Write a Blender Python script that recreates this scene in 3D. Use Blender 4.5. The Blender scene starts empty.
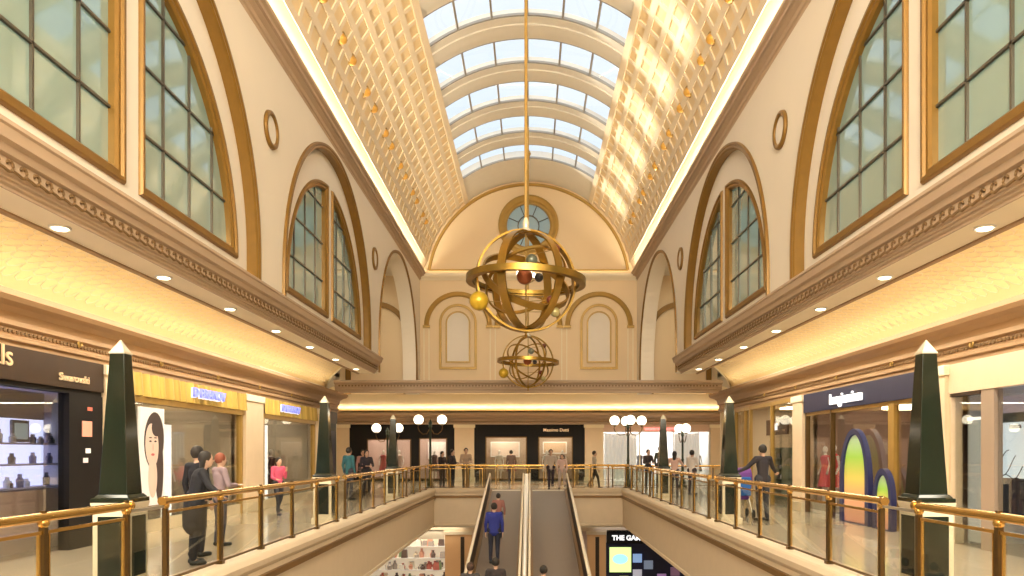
import bpy, bmesh, math, random
from math import pi, sin, cos, sqrt, atan2, radians as R
from mathutils import Vector, Matrix
random.seed(7)
C = bpy.context.scene.collection

# ------------------------------------------------------------------ materials
def mat(name, col, rough=.5, metal=0, noise=0, nscale=4, emit=None, es=1, bump=0, bscale=20, spec=.5, coat=0, stretch=None):
    m = bpy.data.materials.new(name); m.use_nodes = True
    nt = m.node_tree; b = nt.nodes['Principled BSDF']
    b.inputs['Base Color'].default_value = (*col, 1); b.inputs['Roughness'].default_value = rough
    b.inputs['Metallic'].default_value = metal; b.inputs['Specular IOR Level'].default_value = spec
    b.inputs['Coat Weight'].default_value = coat
    tc = nt.nodes.new('ShaderNodeTexCoord'); mp = nt.nodes.new('ShaderNodeMapping')
    nt.links.new(tc.outputs['Object'], mp.inputs[0])
    if stretch: mp.inputs['Scale'].default_value = stretch
    n = nt.nodes.new('ShaderNodeTexNoise'); n.inputs['Scale'].default_value = nscale; n.inputs['Detail'].default_value = 4
    nt.links.new(mp.outputs[0], n.inputs['Vector'])
    rp = nt.nodes.new('ShaderNodeMix'); rp.data_type = 'RGBA'
    k = max(noise, .03)
    rp.inputs[6].default_value = (*[c*(1-k) for c in col], 1); rp.inputs[7].default_value = (*[min(1, c*(1+k)) for c in col], 1)
    nt.links.new(n.outputs['Fac'], rp.inputs[0]); nt.links.new(rp.outputs[2], b.inputs['Base Color'])
    if bump:
        n2 = nt.nodes.new('ShaderNodeTexNoise'); n2.inputs['Scale'].default_value = bscale
        nt.links.new(mp.outputs[0], n2.inputs['Vector'])
        bp = nt.nodes.new('ShaderNodeBump'); bp.inputs['Strength'].default_value = bump
        nt.links.new(n2.outputs['Fac'], bp.inputs['Height']); nt.links.new(bp.outputs[0], b.inputs['Normal'])
    if emit:
        b.inputs['Emission Color'].default_value = (*emit, 1); b.inputs['Emission Strength'].default_value = es
    return m
def glass(name, tint=(1,1,1), refl=.1, rough=.0, k=.30):
    m = bpy.data.materials.new(name); m.use_nodes = True; nt = m.node_tree; nt.nodes.clear()
    o = nt.nodes.new('ShaderNodeOutputMaterial'); mx = nt.nodes.new('ShaderNodeMixShader')
    t = nt.nodes.new('ShaderNodeBsdfTransparent'); g = nt.nodes.new('ShaderNodeBsdfGlossy')
    t.inputs[0].default_value = (*tint, 1); g.inputs['Roughness'].default_value = rough
    fr = nt.nodes.new('ShaderNodeLayerWeight'); fr.inputs[0].default_value = .25
    ma = nt.nodes.new('ShaderNodeMath'); ma.operation = 'MULTIPLY_ADD'; ma.inputs[1].default_value = k; ma.inputs[2].default_value = refl*.4
    nt.links.new(fr.outputs['Fresnel'], ma.inputs[0]); nt.links.new(ma.outputs[0], mx.inputs[0])
    nt.links.new(t.outputs[0], mx.inputs[1]); nt.links.new(g.outputs[0], mx.inputs[2]); nt.links.new(mx.outputs[0], o.inputs[0])
    return m

M = {}
M['wall'] = mat('wall_plaster', (.84, .76, .64), .7, noise=.05, nscale=.7)
M['tymp'] = mat('pale_plaster', (.84, .77, .67), .7, noise=.05, nscale=.7)
M['endw'] = mat('end_wall_plaster', (.84, .66, .43), .7, noise=.05, nscale=.7)
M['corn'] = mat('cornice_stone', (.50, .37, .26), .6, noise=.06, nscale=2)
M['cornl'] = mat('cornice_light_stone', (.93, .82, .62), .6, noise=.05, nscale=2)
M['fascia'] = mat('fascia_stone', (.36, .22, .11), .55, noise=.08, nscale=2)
M['gold'] = mat('antique_gold_paint', (.23, .12, .02), .4, .3, noise=.15, nscale=6)
M['goldl'] = mat('light_gold_paint', (.42, .26, .065), .42, .3, noise=.12, nscale=6)
M['brass'] = mat('polished_brass', (.72, .46, .14), .22, .95, noise=.08, nscale=9)
M['bronze'] = mat('bronze_post', (.13, .075, .025), .35, .7, noise=.2, nscale=9)
M['chgold'] = mat('chandelier_gold', (.38, .23, .05), .33, .92, noise=.3, nscale=5)
M['scroll'] = mat('scroll_relief_brown', (.19, .11, .045), .6, noise=.1)
M['vault'] = mat('vault_panel_peach', (.90, .70, .42), .6, noise=.12, nscale=3)
M['vrib'] = mat('vault_rib_cream', (.88, .74, .55), .6, noise=.05)
M['skyrib'] = mat('skylight_arch_plaster', (.80, .75, .67), .6, noise=.04)
M['skybar'] = mat('skylight_bar_grey', (.35, .33, .30), .5, .3)
M['muntin'] = mat('dark_glazing_bar', (.10, .085, .06), .4, .4)
M['wglass'] = mat('frosted_green_glass', (.20, .29, .25), .06, 0, noise=.12, nscale=.9, spec=.9, coat=.8, emit=(.50, .75, .62), es=.10)  # faint emission stands in for light coming through from behind
M['floor'] = mat('marble_floor', (.56, .46, .35), .12, noise=.12, nscale=1.2, spec=.6)
M['slab'] = mat('slab_plaster', (.74, .60, .43), .5, noise=.05)
M['ledge'] = mat('ledge_stone', (.80, .68, .50), .35, noise=.06)
M['brown'] = mat('brown_band', (.22, .12, .04), .4, .3)
M['green'] = mat('dark_green_marble', (.008, .015, .010), .12, noise=.5, nscale=5, spec=.6)
M['cap'] = mat('pale_gold_cap', (.85, .78, .60), .25, .3)
M['pier'] = mat('pier_stone', (.76, .61, .43), .45, noise=.06)
M['black'] = mat('black_panel', (.008, .007, .008), .5, noise=.2, spec=.2)
M['dbrown'] = mat('dark_brown_panel', (.040, .022, .012), .5, noise=.2, spec=.25)
M['navy'] = mat('navy_sign_panel', (.022, .023, .06), .5, noise=.15, spec=.25)
M['drape'] = mat('gold_drape', (.66, .40, .10), .5, noise=.8, nscale=5, stretch=(.05, 1.9, .05))  # stretched noise paints lit and shaded pleat folds into the gold
M['white'] = mat('white_paint', (.85, .84, .82), .5)
M['cream'] = mat('cream_paint', (.80, .70, .55), .5)
M['lampw'] = mat('lit_white_panel', (.9, .9, .9), .5, emit=(1, .97, .92), es=1.6)
M['lampc'] = mat('lit_shop_ceiling_panel', (.9, .9, .9), .5, emit=(1, .87, .66), es=15)
M['lampb'] = mat('lit_cool_panel', (.9, .9, .9), .5, emit=(.72, .78, 1), es=9)
M['lampv'] = mat('lit_violet_panel', (.9,.9,.9), .5, emit=(.50,.52,1), es=9)
M['lampx'] = mat('lit_bright_panel', (.9,.9,.9), .5, emit=(1,.97,.93), es=26)
M['globe'] = mat('lit_globe', (.95, .9, .8), .3, emit=(1, .90, .68), es=3.2)
M['down'] = mat('lit_downlight', (.95, .9, .8), .3, emit=(1, .85, .55), es=9)
M['spotg'] = mat('spot_gold', (.62, .34, .07), .3, .5)
M['glass'] = glass('clear_rail_glass', (.90, .92, .89), .06, k=.16)
M['sglass'] = glass('shop_window_glass', (.90, .90, .88), .10)
M['skyglass'] = glass('skylight_glass', (.96, .98, 1.0), .0, k=.08)
M['belt'] = mat('walkway_belt', (.20, .155, .125), .5, noise=.1, nscale=30, stretch=(1,.1,1))
M['steel'] = mat('satin_steel', (.62, .58, .50), .3, .8)
M['rubber'] = mat('black_rubber', (.02, .02, .02), .5)
M['lgreen'] = mat('dark_green_iron', (.03, .045, .03), .4, .4)
def col(name, c, rough=.7, **k):
    if name not in M: M[name] = mat(name, c, rough, **k)
    return M[name]

# ------------------------------------------------------------------ tagging
def tag(o, label=None, cat=None, group=None, kind=None):
    if label: o['label'] = label
    if cat: o['category'] = cat
    if group: o['group'] = group
    if kind: o['kind'] = kind
    return o
def empty(name, loc=(0,0,0), label=None, cat=None, group=None, kind=None, rz=0):
    o = bpy.data.objects.new(name, None); C.objects.link(o); o.location = loc; o.rotation_euler = (0,0,rz)
    o.empty_display_size = .1
    return tag(o, label, cat, group, kind)
def copy_tree(o, parent=None):
    c = o.copy(); C.objects.link(c); c.parent = parent
    for ch in [x for x in KIDS.get(o.name, [])]:
        k = copy_tree(ch, c); KIDS.setdefault(c.name, []).append(k)
    return c
KIDS = {}

class MB:
    """collects geometry in one bmesh; map turns local (u,v,w) into world or thing coordinates"""
    def __init__(s, fn=None): s.b = bmesh.new(); s.f = fn or (lambda u, v, w: (u, v, w))
    def v(s, p): return s.b.verts.new(s.f(*p))
    def face(s, pts, m=0):
        try:
            f = s.b.faces.new([s.v(p) for p in pts]); f.material_index = m
        except ValueError: pass
    def box(s, x0, x1, y0, y1, z0, z1, m=0):
        v = [s.v(p) for p in ((x0,y0,z0),(x1,y0,z0),(x1,y1,z0),(x0,y1,z0),(x0,y0,z1),(x1,y0,z1),(x1,y1,z1),(x0,y1,z1))]
        for q in ((0,3,2,1),(4,5,6,7),(0,1,5,4),(1,2,6,5),(2,3,7,6),(3,0,4,7)):
            f = s.b.faces.new([v[i] for i in q]); f.material_index = m
        return s
    def frustum(s, cx, cy, z0, z1, a0, a1, m=0):
        v = [s.v((cx+i*a0, cy+j*a0, z0)) for i, j in ((-1,-1),(1,-1),(1,1),(-1,1))]+[s.v((cx+i*a1, cy+j*a1, z1)) for i, j in ((-1,-1),(1,-1),(1,1),(-1,1))]
        for q in ((0,3,2,1),(4,5,6,7),(0,1,5,4),(1,2,6,5),(2,3,7,6),(3,0,4,7)):
            f = s.b.faces.new([v[i] for i in q]); f.material_index = m
        return s
    def loft(s, rings, closed=True, caps=True, m=0):
        vs = [[s.v(p) for p in r] for r in rings]
        n = len(vs[0])
        for a, b in zip(vs, vs[1:]):
            for i in range(n if closed else n-1):
                j = (i+1) % n
                try:
                    f = s.b.faces.new([a[i], a[j], b[j], b[i]]); f.material_index = m
                except ValueError: pass
        if caps and closed:
            for r in (vs[0], vs[-1]):
                try: s.b.faces.new(r).material_index = m
                except ValueError: pass
        return s
    def tube(s, pts, r, n=8, m=0, closed=False):
        pts = [Vector(p) for p in pts]; rings = []
        N = len(pts); up = Vector((0,0,1))
        for i, p in enumerate(pts):
            if closed: d = pts[(i+1) % N]-pts[i-1]
            else: d = pts[min(i+1, N-1)]-pts[max(i-1, 0)]
            d.normalize()
            a = d.cross(up)
            if a.length < .05: a = d.cross(Vector((0,1,0)))
            a.normalize(); b = d.cross(a)
            rr = r[i] if isinstance(r, (list, tuple)) else r
            rings.append([tuple(p+a*rr*cos(2*pi*k/n)+b*rr*sin(2*pi*k/n)) for k in range(n)])
        if closed: rings.append(rings[0])
        return s.loft(rings, caps=not closed, m=m)
    def lathe(s, prof, cx=0, cy=0, n=16, m=0):
        rings = [[(cx+max(r, .0005)*cos(2*pi*k/n), cy+max(r, .0005)*sin(2*pi*k/n), z) for k in range(n)] for r, z in prof]
        return s.loft(rings, m=m)
    def ball(s, c, r, n=12, m=0, sc=(1,1,1)):
        rings = []
        for i in range(n//2+1):
            a = -pi/2+pi*i/(n//2); rr = max(cos(a), .01)
            rings.append([(c[0]+r*sc[0]*rr*cos(2*pi*k/n), c[1]+r*sc[1]*rr*sin(2*pi*k/n), c[2]+r*sc[2]*sin(a)) for k in range(n)])
        return s.loft(rings, m=m)
    def sweep(s, path, prof, closed=False, m=0):
        """path of (u,v), profile of (n,w): n across the path in its plane, w out of the plane"""
        N = len(path); P = [Vector(p) for p in path]; rings = []
        for i in range(N):
            a = P[i]-P[i-1] if (i > 0 or closed) else P[1]-P[0]
            b = P[(i+1) % N]-P[i] if (i < N-1 or closed) else P[-1]-P[-2]
            a = a.normalized(); b = b.normalized(); t = (a+b)
            if t.length < 1e-4: t = a
            t.normalize(); nrm = Vector((-t.y, t.x)); k = 1/max(.35, nrm.dot(Vector((-a.y, a.x))))
            rings.append([(P[i].x+nrm.x*n*k, P[i].y+nrm.y*n*k, w) for n, w in prof])
        if closed: rings.append(rings[0])
        return s.loft(rings, caps=not closed, m=m)
    def plate(s, outer, holes, w0, w1, m=0):
        cu = bpy.data.curves.new('t', 'CURVE'); cu.dimensions = '2D'; cu.fill_mode = 'BOTH'; cu.extrude = abs(w1-w0)/2
        for lp in [outer]+list(holes):
            sp = cu.splines.new('POLY'); sp.points.add(len(lp)-1); sp.use_cyclic_u = True
            for q, p in zip(sp.points, lp): q.co = (p[0], p[1], 0, 1)
        ob = bpy.data.objects.new('t', cu); me = ob.to_mesh()
        vs = [s.v((v.co.x, v.co.y, v.co.z+(w0+w1)/2)) for v in me.vertices]
        for f in me.polygons:
            try: s.b.faces.new([vs[i] for i in f.vertices]).material_index = m
            except ValueError: pass
        ob.to_mesh_clear(); bpy.data.objects.remove(ob); bpy.data.curves.remove(cu)
        return s
    def build(s, name, mats, parent=None, label=None, cat=None, group=None, kind=None, smooth=False, bevel=0):
        bmesh.ops.remove_doubles(s.b, verts=s.b.verts, dist=1e-5)
        bmesh.ops.recalc_face_normals(s.b, faces=s.b.faces)
        me = bpy.data.meshes.new(name); s.b.to_mesh(me); s.b.free()
        for m in (mats if isinstance(mats, (list, tuple)) else [mats]): me.materials.append(m)
        if smooth:
            for p in me.polygons: p.use_smooth = True
        o = bpy.data.objects.new(name, me); C.objects.link(o)
        if smooth and smooth != 'all':
            me.set_sharp_from_angle(angle=R(40))
        if bevel:
            md = o.modifiers.new('b', 'BEVEL'); md.width = bevel; md.segments = 2; md.limit_method = 'ANGLE'
        if parent: o.parent = parent; KIDS.setdefault(parent.name, []).append(o)
        return tag(o, label, cat, group, kind)

def arc(cu, cv, r, a0, a1, n=28):
    return [(cu+r*cos(a0+(a1-a0)*i/n), cv+r*sin(a0+(a1-a0)*i/n)) for i in range(n+1)]

# ------------------------------------------------------------------ dimensions (metres; gallery floor is z=0)
W = 4.31; BAY = 8.2
YB = -5.0; YC = 20.6; YT = 27.2; YE = 29.2; YF = 41.0      # back, cornice end, cross cornice, end wall, far shops
ZS = 3.87; ZLIP = 4.27; ZSPR = 4.74; ZU = 8.5; VC = 8.23; VR = 4.12
XS = 7.5
side_name = {-1: 'left', 1: 'right'}
def side_map(s, x0):      # u -> y, v -> z, w -> towards the hall
    return lambda u, v, w: (s*(x0-w), u, v)
def st(mb, name, m, label, cat, **k):
    return mb.build(name, m, label=label, cat=cat, kind='structure', **k)

# ------------------------------------------------------------------ nave walls with arches and windows
wn = [0]; tn = [0]
def trim(): tn[0] += 1; return 'trim_%d' % tn[0]
def quarter(yc, d, r=2.97, z0=4.57, inset=0.0):
    """outline of half of a lunette window; d=+1 the far half"""
    u0 = .16+inset; rr = r-inset
    a0 = math.asin(min(1, inset/rr)); a1 = math.acos(u0/rr)
    pts = [(yc+d*u0, z0+inset)]+[(yc+d*p[0], z0+p[1]) for p in arc(0, 0, rr, a0, a1, 24)]
    return pts
for s in (-1, 1):
    sn = side_name[s]
    mp = side_map(s, W)
    holes = []
    for k in (1, 2):
        yc = BAY*k+.13
        holes.append([(yc+3.42, 4.0)]+arc(yc, ZSPR, 3.42, 0, pi, 48)+[(yc-3.42, 4.0)])
    mb = MB(mp)
    mb.plate([(YB, 3.85), (YC, 3.85), (YC, 8.6), (YB, 8.6)], holes, -.14, 0)
    st(mb, 'wall_'+sn, M['wall'], 'cream plaster upper wall on the %s of the hall above the cornice' % sn, 'wall')
    mb = MB(mp); yc = 24.75
    mb.plate([(YC, 3.88), (yc-3.42, 3.88)]+arc(yc, ZSPR, 3.42, pi, 0, 48)+[(yc+3.42, 3.88), (YE, 3.88), (YE, 8.6), (YC, 8.6)], [], -.5, 0)
    st(mb, 'wall_%s_crossing' % sn, M['wall'], 'cream wall with open arch at the far end of the %s side' % sn, 'wall')
    # recessed panels inside each arch
    mb = MB(mp)
    for k in (1, 2):
        yc = BAY*k+.13
        outer = [(yc+3.6, 3.95)]+arc(yc, ZSPR, 3.6, 0, pi, 48)+[(yc-3.6, 3.95)]
        mb.plate(outer, [quarter(yc, 1), quarter(yc, -1)], -.26, -.14)
    st(mb, 'wall_%s_lunette_panels' % sn, M['tymp'], 'pale recessed plaster panels around the arched windows on the %s' % sn, 'wall')
    for k in (1, 2, 3):
        yc = BAY*k+(.13 if k < 3 else .15)
        z0 = 4.02 if k < 3 else 3.9; tt = .09 if k < 3 else .05
        path = [(yc+3.49, z0)]+arc(yc, ZSPR, 3.49, 0, pi, 56)+[(yc-3.49, z0)]
        mb = MB(mp)
        mb.sweep(path, [(tt,-.15),(tt,.01),(tt-.03,.04),(.02,.03),(.0,.05),(-.04,.05),(-.05,.0),(-.05,-.02)])
        st(mb, trim(), M['gold'], 'brown gold arch moulding, %s arch on the %s wall' % (('nearest', 'second', 'farthest')[k-1], sn), 'moulding', smooth=True)
        if k == 3: continue
        for d in (-1, 1):
            wn[0] += 1
            w = empty('window_%d' % wn[0], (s*W, yc, 4.55), '%s half of the %s gold framed arched window, %s wall' % ('far' if d > 0 else 'near', ('nearest', 'second')[k-1], sn), 'window', kind='structure')
            lm = lambda u, v, ww, yc=yc: (s*(-ww), u-yc, v-4.55)
            q = quarter(yc, d)
            if d < 0: q = q[::-1]
            f = MB(lm).sweep(q, [(.0,-.26),(.0,-.12),(.02,-.09),(.06,-.09),(.08,-.12),(.12,-.12),(.15,-.15),(.15,-.26)], closed=True)
            f.build('window_frame', M['gold'], w, smooth=True)
            p = MB(lm).plate(quarter(yc, d, inset=.10), [], -.25, -.22); p.build('pane', M['wglass'], w)
            g = MB(lm)
            rr = 2.86
            for i in range(1, 4):
                u = .16+.70*i
                g.box(*sorted((yc+d*(u-.014), yc+d*(u+.014))), 4.6, 4.55+sqrt(rr*rr-u*u), -.23, -.19)
            for i in range(1, 4):
                h = .82*i; ue = sqrt(max(0, rr*rr-h*h))
                if ue > .3: g.box(*sorted((yc+d*.2, yc+d*ue)), 4.55+h-.015, 4.55+h+.015, -.23, -.19)
            g.build('glazing_bars', M['muntin'], w)
    # the main cornice
    prof = [(-.02,3.86),(.0,3.86),(.0,3.885),(.03,3.90),(.03,3.925),(.06,3.93),(.06,3.955),(.09,3.965),(.09,4.075),(.13,4.09),(.15,4.15),(.20,4.17),(.22,4.22),(.24,4.235),(.24,4.27),(.19,4.28),(-.16,4.30)]
    mb = MB(); mb.loft([[(s*(W-n), y, z-(.055 if z < 4.2 else .02)) for n, z in prof] for y in (YB, YC+.12)])
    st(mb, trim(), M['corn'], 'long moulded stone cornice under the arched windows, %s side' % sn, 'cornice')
    # running scroll pattern on the cornice
    mb = MB()
    y = 4.9
    while y < YC:
        x = s*(W-.095)
        pts = []
        for i in range(11):
            a = -pi*.5+i/10*pi*1.55; r = .055-.0034*i
            pts.append((x, y+.0+r*cos(a), 3.967+r*sin(a)))
        mb.tube([(x, y-.12, 3.930), (x, y-.06, 3.923)]+pts, .015, 5)
        y += .165
    st(mb, trim(), M['scroll'], 'running wave scroll relief along the cornice, %s side' % sn, 'relief')
    # upper cornice and hidden lamp ledge
    prof = [(-.1,8.40),(.0,8.40),(.02,8.44),(.05,8.45),(.06,8.52),(.13,8.55),(.15,8.60),(.25,8.64),(.25,8.71),(.20,8.71),(.19,8.56),(-.1,8.56)]
    mb = MB(); mb.loft([[(s*(W-n), y, z) for n, z in prof] for y in (YB, YE)])
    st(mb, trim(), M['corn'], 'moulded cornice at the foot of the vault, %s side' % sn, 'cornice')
    # soffit strip, beam and side ceiling
    mb = MB()
    mb.box(*sorted((s*4.315, s*4.78)), YB, YC+.12, ZS-.05, ZS+.1)
    st(mb, 'ceiling_%s_soffit' % sn, M['cornl'], 'flat cream soffit strip beside the cornice on the %s' % sn, 'ceiling')
    mb = MB(); mb.loft([[(s*x, y, z) for x, z in ((4.74,ZS-.0),(4.74,ZS-.07),(4.79,ZS-.08),(4.83,ZS-.04),(4.85,ZS+.1),(4.74,ZS+.1))] for y in (YB, YC+.12)])
    st(mb, trim(), M['fascia'], 'thin brown moulding along the soffit edge, %s side' % sn, 'moulding')
    def cz(t): return ZS+.02+.60*(sqrt(max(0, 1-((t-.35)/.65)**2)) if t > .35 else sqrt(max(0, 1-((.35-t)/.35)**2)))
    def ye(t): return YC+.12+6.5*t**.8
    mb = MB(); rings = []
    for i in range(41):
        t = .5-.5*cos(pi*i/40)
        rings.append([(s*(4.82+t*2.72), YB, cz(t)), (s*(4.82+t*2.72), ye(t), cz(t))])
    mb.loft(rings, closed=False)
    st(mb, 'ceiling_'+sn, M.setdefault('scalC', mat('cove_ceiling', (.90, .72, .42), .6)), 'softly arched lit ceiling over the %s gallery' % sn, 'ceiling', smooth='all')
    # end return of the ceiling, following its curved edge
    mb = MB(); mb.loft([[(s*(4.80+t*2.7), ye(t)-.05, cz(t)-.0), (s*(4.80+t*2.7), ye(t)-.05, 4.56), (s*(4.80+t*2.7), ye(t)+.1, 4.56), (s*(4.80+t*2.7), ye(t)+.1, cz(t)-.0)] for t in [i/20 for i in range(21)]])
    st(mb, 'wall_%s_ceiling_return' % sn, M['cornl'], 'curved plaster return closing the %s gallery ceiling' % sn, 'wall')
    # scale pattern on the side ceiling
    mb = MB(); y = 4.0
    while y < YT:
        for j in range(9):
            t0 = .40+j*.063; yy = y+(.14 if j % 2 else 0)
            if yy+.2 > ye(t0): continue
            pts = []
            for i in range(5):
                a = i/4*pi; t = min(.985, t0+.05*sin(a))
                pts.append((s*(4.82+t*2.72), yy+.13*cos(a), cz(t)-.003))
            mb.tube(pts, .012, 4)
        y += .28
    st(mb, trim(), M['vrib'], 'fish scale plaster relief on the %s gallery ceiling' % sn, 'relief')
    # fascia over the shops
    prof = [(0,3.13),(.05,3.13),(.05,3.20),(.10,3.22),(.10,3.27),(.06,3.30),(.06,3.40),(.12,3.43),(.12,3.47),(.12,3.50),(.16,3.60),(.26,3.66),(.40,3.70),(.46,3.76),(.46,3.84),(.42,3.84),(.42,3.76),(0,3.70)]
    mb = MB(); mb.loft([[(s*(XS-n), y, z) for n, z in prof] for y in (YB, YT+1.5)])
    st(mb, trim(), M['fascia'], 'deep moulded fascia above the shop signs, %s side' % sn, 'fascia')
    mb = MB()
    y = 5.
    while y < YT:
        mb.ball((s*(XS-.07), y, 3.35), .036, 6); y += .09
    st(mb, trim(), M['scroll'], 'beaded leaf band on the fascia, %s side' % sn, 'relief')
    for i, y in enumerate((12.2, 14.9, 17.6, 20.3, 23)):
        o = MB(lambda u, v, w: (s*-u, v, w)).lathe([(0,.0),(.035,.0),(.05,.02),(.06,.012),(.07,.0)], n=14)
        bmesh.ops.rotate(o.b, verts=o.b.verts, matrix=Matrix.Rotation(-s*pi/2, 3, 'Y'))
        o.build('fascia_rosette', M['goldl'], label='gilt rosette on the %s fascia, number %s from near end' % (sn, ('one', 'two', 'three', 'four', 'five')[i]), cat='ornament', group='gilt rosettes on the fascia', smooth=True).location = (s*(XS-.10), y, 3.40)
    # transept
    mb = MB()
    mb.box(*sorted((s*XS, s*(XS+.2))), YC, YE, 3.62, 8.6)
    mb.box(*sorted((s*(W+.2), s*XS)), YC-.1, YC, 4.7, 8.6)
    st(mb, 'wall_%s_transept' % sn, M['wall'], 'plain plaster wall of the side bay behind the %s open arch' % sn, 'wall')
    mb = MB(); mb.box(*sorted((s*W, s*(XS+.2))), YC-.1, YE, 8.6, 8.7)
    st(mb, 'ceiling_%s_transept' % sn, M['wall'], 'ceiling of the side bay behind the %s open arch' % sn, 'ceiling')
    # roof over gallery and shops
    mb = MB(); mb.box(*sorted((s*(W+.45), s*11.2)), YB, YC-.0, 4.55, 4.7); mb.box(*sorted((s*(XS), s*11.2)), YC, YE, 4.55, 4.7)
    st(mb, 'ceiling_%s_upper_slab' % sn, M['cream'], 'slab above the %s gallery ceiling' % sn, 'ceiling')
    mb = MB(); mb.box(*sorted((s*11.0, s*11.2)), YB, 28.0, -7, 4.6)
    st(mb, 'wall_%s_outer' % sn, M['cream'], 'outer wall behind the %s shops' % sn, 'wall')

# ------------------------------------------------------------------ end wall
ec = 0.0
em = lambda u, v, w: (u, YE-w, v)
mb = MB(em)
hol = [arc(ec, 10.6, .86, 0, 2*pi*39/40, 39)]
mb.plate([(-7.7, 3.9), (7.7, 3.9), (7.7, 8.6), (4.3, 8.6), (4.3, 8.8)]+arc(0, VC, 4.35, .14, pi-.14, 40)+[(-4.3, 8.8), (-4.3, 8.6), (-7.7, 8.6)], hol, -.3, 0)
st(mb, 'wall_end', M['endw'], 'warm cream end wall with round window and blind arches', 'wall')
wn[0] += 1
w = empty('window_%d' % wn[0], (ec, YE, 10.6), 'round window with radial bars high in the end wall', 'window', kind='structure')
lm = lambda u, v, ww: (u, -ww, v)
MB(lm).sweep(arc(0, 0, 1.0, 0, 2*pi*39/40, 39), [(.14,-.1),(.14,.04),(.08,.07),(-.0,.05),(-.12,.11),(-.2,.09),(-.2,0)], closed=True).build('window_frame', M['goldl'], w, smooth=True)
MB(lm).plate(arc(0, 0, .88, 0, 2*pi*39/40, 39), [], -.16, -.12).build('pane', mat('blue_grey_glass', (.30, .40, .42), .15, emit=(.5, .68, .75), es=.12), w)
g = MB(lm); g.sweep(arc(0, 0, .42, 0, 2*pi*23/24, 23), [(-.02,-.12),(-.02,-.06),(.02,-.06),(.02,-.12)], closed=True)
for i in range(8):
    a = i*pi/4+pi/8; c_, s_ = cos(a), sin(a)
    g.tube([(.42*c_, .42*s_, -.09), (.87*c_, .87*s_, -.09)], .018, 5)
g.build('glazing_bars', M['muntin'], w)
# big gold arch and ledge
mb = MB(em); mb.sweep(arc(0, VC, 3.98, .15, pi-.15, 60), [(.05,0),(.05,.05),(.02,.08),(-.05,.08),(-.07,.05),(-.07,0)])
mb.box(-3.95, 3.95, 8.80, 8.85, 0, .05)
st(mb, trim(), M['goldl'], 'thin gold arch line following the vault on the end wall', 'moulding', smooth=True)
mb = MB(em); mb.loft([[(x, z, n) for n, z in ((0,8.42),(.04,8.42),(.08,8.48),(.16,8.52),(.20,8.58),(.20,8.66),(.15,8.66),(.14,8.60),(0,8.60))] for x in (-4.3, 4.3)])
st(mb, trim(), M['cornl'], 'cream ledge with hidden lamps across the end wall under the gold arch', 'ledge')
# blind arches
for i, cx in enumerate((-2.80, 0, 2.80)):
    nm = ('left', 'middle', 'right')[i]
    mb = MB(em); mb.sweep(arc(cx, 6.62, 1.25, 0, pi, 30), [(.10,0),(.10,.05),(.05,.09),(-.05,.07),(-.10,.03),(-.10,0)])
    for d in (-1, 1): mb.box(cx+d*1.25-.14, cx+d*1.25+.14, 6.52, 6.62, 0, .11)
    o = mb.build('arch_moulding', M['goldl'], label='semicircular gold moulding on the end wall, %s of three' % nm, cat='moulding', kind='structure', smooth=True); o.name = trim()
    if i == 1: continue
    e = empty('niche_panel', (cx, YE, 4.9), 'pale arched wall panel in double gold frames, %s end wall' % nm, 'wall panel')
    lmm = lambda u, v, ww, cx=cx: (u-cx, -ww, v-4.9)
    op = [(cx+.70, 4.93)]+arc(cx, 6.73, .70, 0, pi, 24)+[(cx-.70, 4.93)]
    ip = [(cx+.46, 5.17)]+arc(cx, 6.70, .46, 0, pi, 24)+[(cx-.46, 5.17)]
    MB(lmm).sweep(op, [(.05,0),(.05,.05),(-.05,.05),(-.05,0)], closed=True).build('outer_frame', M['goldl'], e)
    MB(lmm).sweep(ip, [(.03,0),(.03,.06),(-.03,.06),(-.03,0)], closed=True).build('inner_frame', M['goldl'], e)
    MB(lmm).plate(ip, [], .005, .03).build('panel', M['tymp'], e)
mb = MB(em)
for x in (-4.05, -1.42, 1.42, 4.05):
    for q in (-.1, .1): mb.box(x+q-.02, x+q+.02, 4.4, 6.5, 0, .03)
st(mb, trim(), M['cornl'], 'slim vertical pilaster lines on the end wall', 'moulding')
for s in (-1, 1):   # side bay arches on the end wall seen through the open arches
    mb = MB(em); cx = s*6.0
    mb.sweep([(cx+1.15, 3.9)]+arc(cx, 6.3, 1.15, 0, pi, 30)+[(cx-1.15, 3.9)], [(.10,0),(.10,.1),(-.10,.1),(-.10,0)])
    st(mb, trim(), M['gold'], 'gold arch line in the %s side bay' % side_name[s], 'moulding', smooth=True)
# cross cornice with ceiling beyond
prof = [(0,3.80),(0,3.87),(-.02,3.92),(-.06,3.93),(-.06,3.98),(-.09,4.0),(-.09,4.08),(-.14,4.11),(-.20,4.14),(-.22,4.20),(-.22,4.24),(0,4.25),(2.2,4.25),(2.2,3.95),(.3,3.95),(.3,3.80)]
rc = []
for n, z in prof: rc.append((n, z))
mb = MB(); mb.loft([[(x, YT+n, z) for n, z in prof] for x in (-7.15, 7.15)])
st(mb, trim(), M['corn'], 'stone cross cornice at the far end under the end wall', 'cornice')
mb = MB(); x = -7.0
while x < 7.0:
    mb.box(x, x+.06, YT-.10, YT-.08, 4.02, 4.07); x += .12
st(mb, trim(), M['scroll'], 'small dentil band on the far cross cornice', 'relief')
mb = MB()
mb.loft([[(-11.5, YT+.3+t*(YF-YT-.3), ZS+.02+.5*sqrt(max(0,1-(2*t-1)**2))), (11.5, YT+.3+t*(YF-YT-.3), ZS+.02+.5*sqrt(max(0,1-(2*t-1)**2)))] for t in [.5-.5*cos(pi*i/24) for i in range(25)]], closed=False)
st(mb, 'ceiling_far', M['scalC'], 'lit ceiling over the far cross corridor', 'ceiling', smooth='all')
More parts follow.
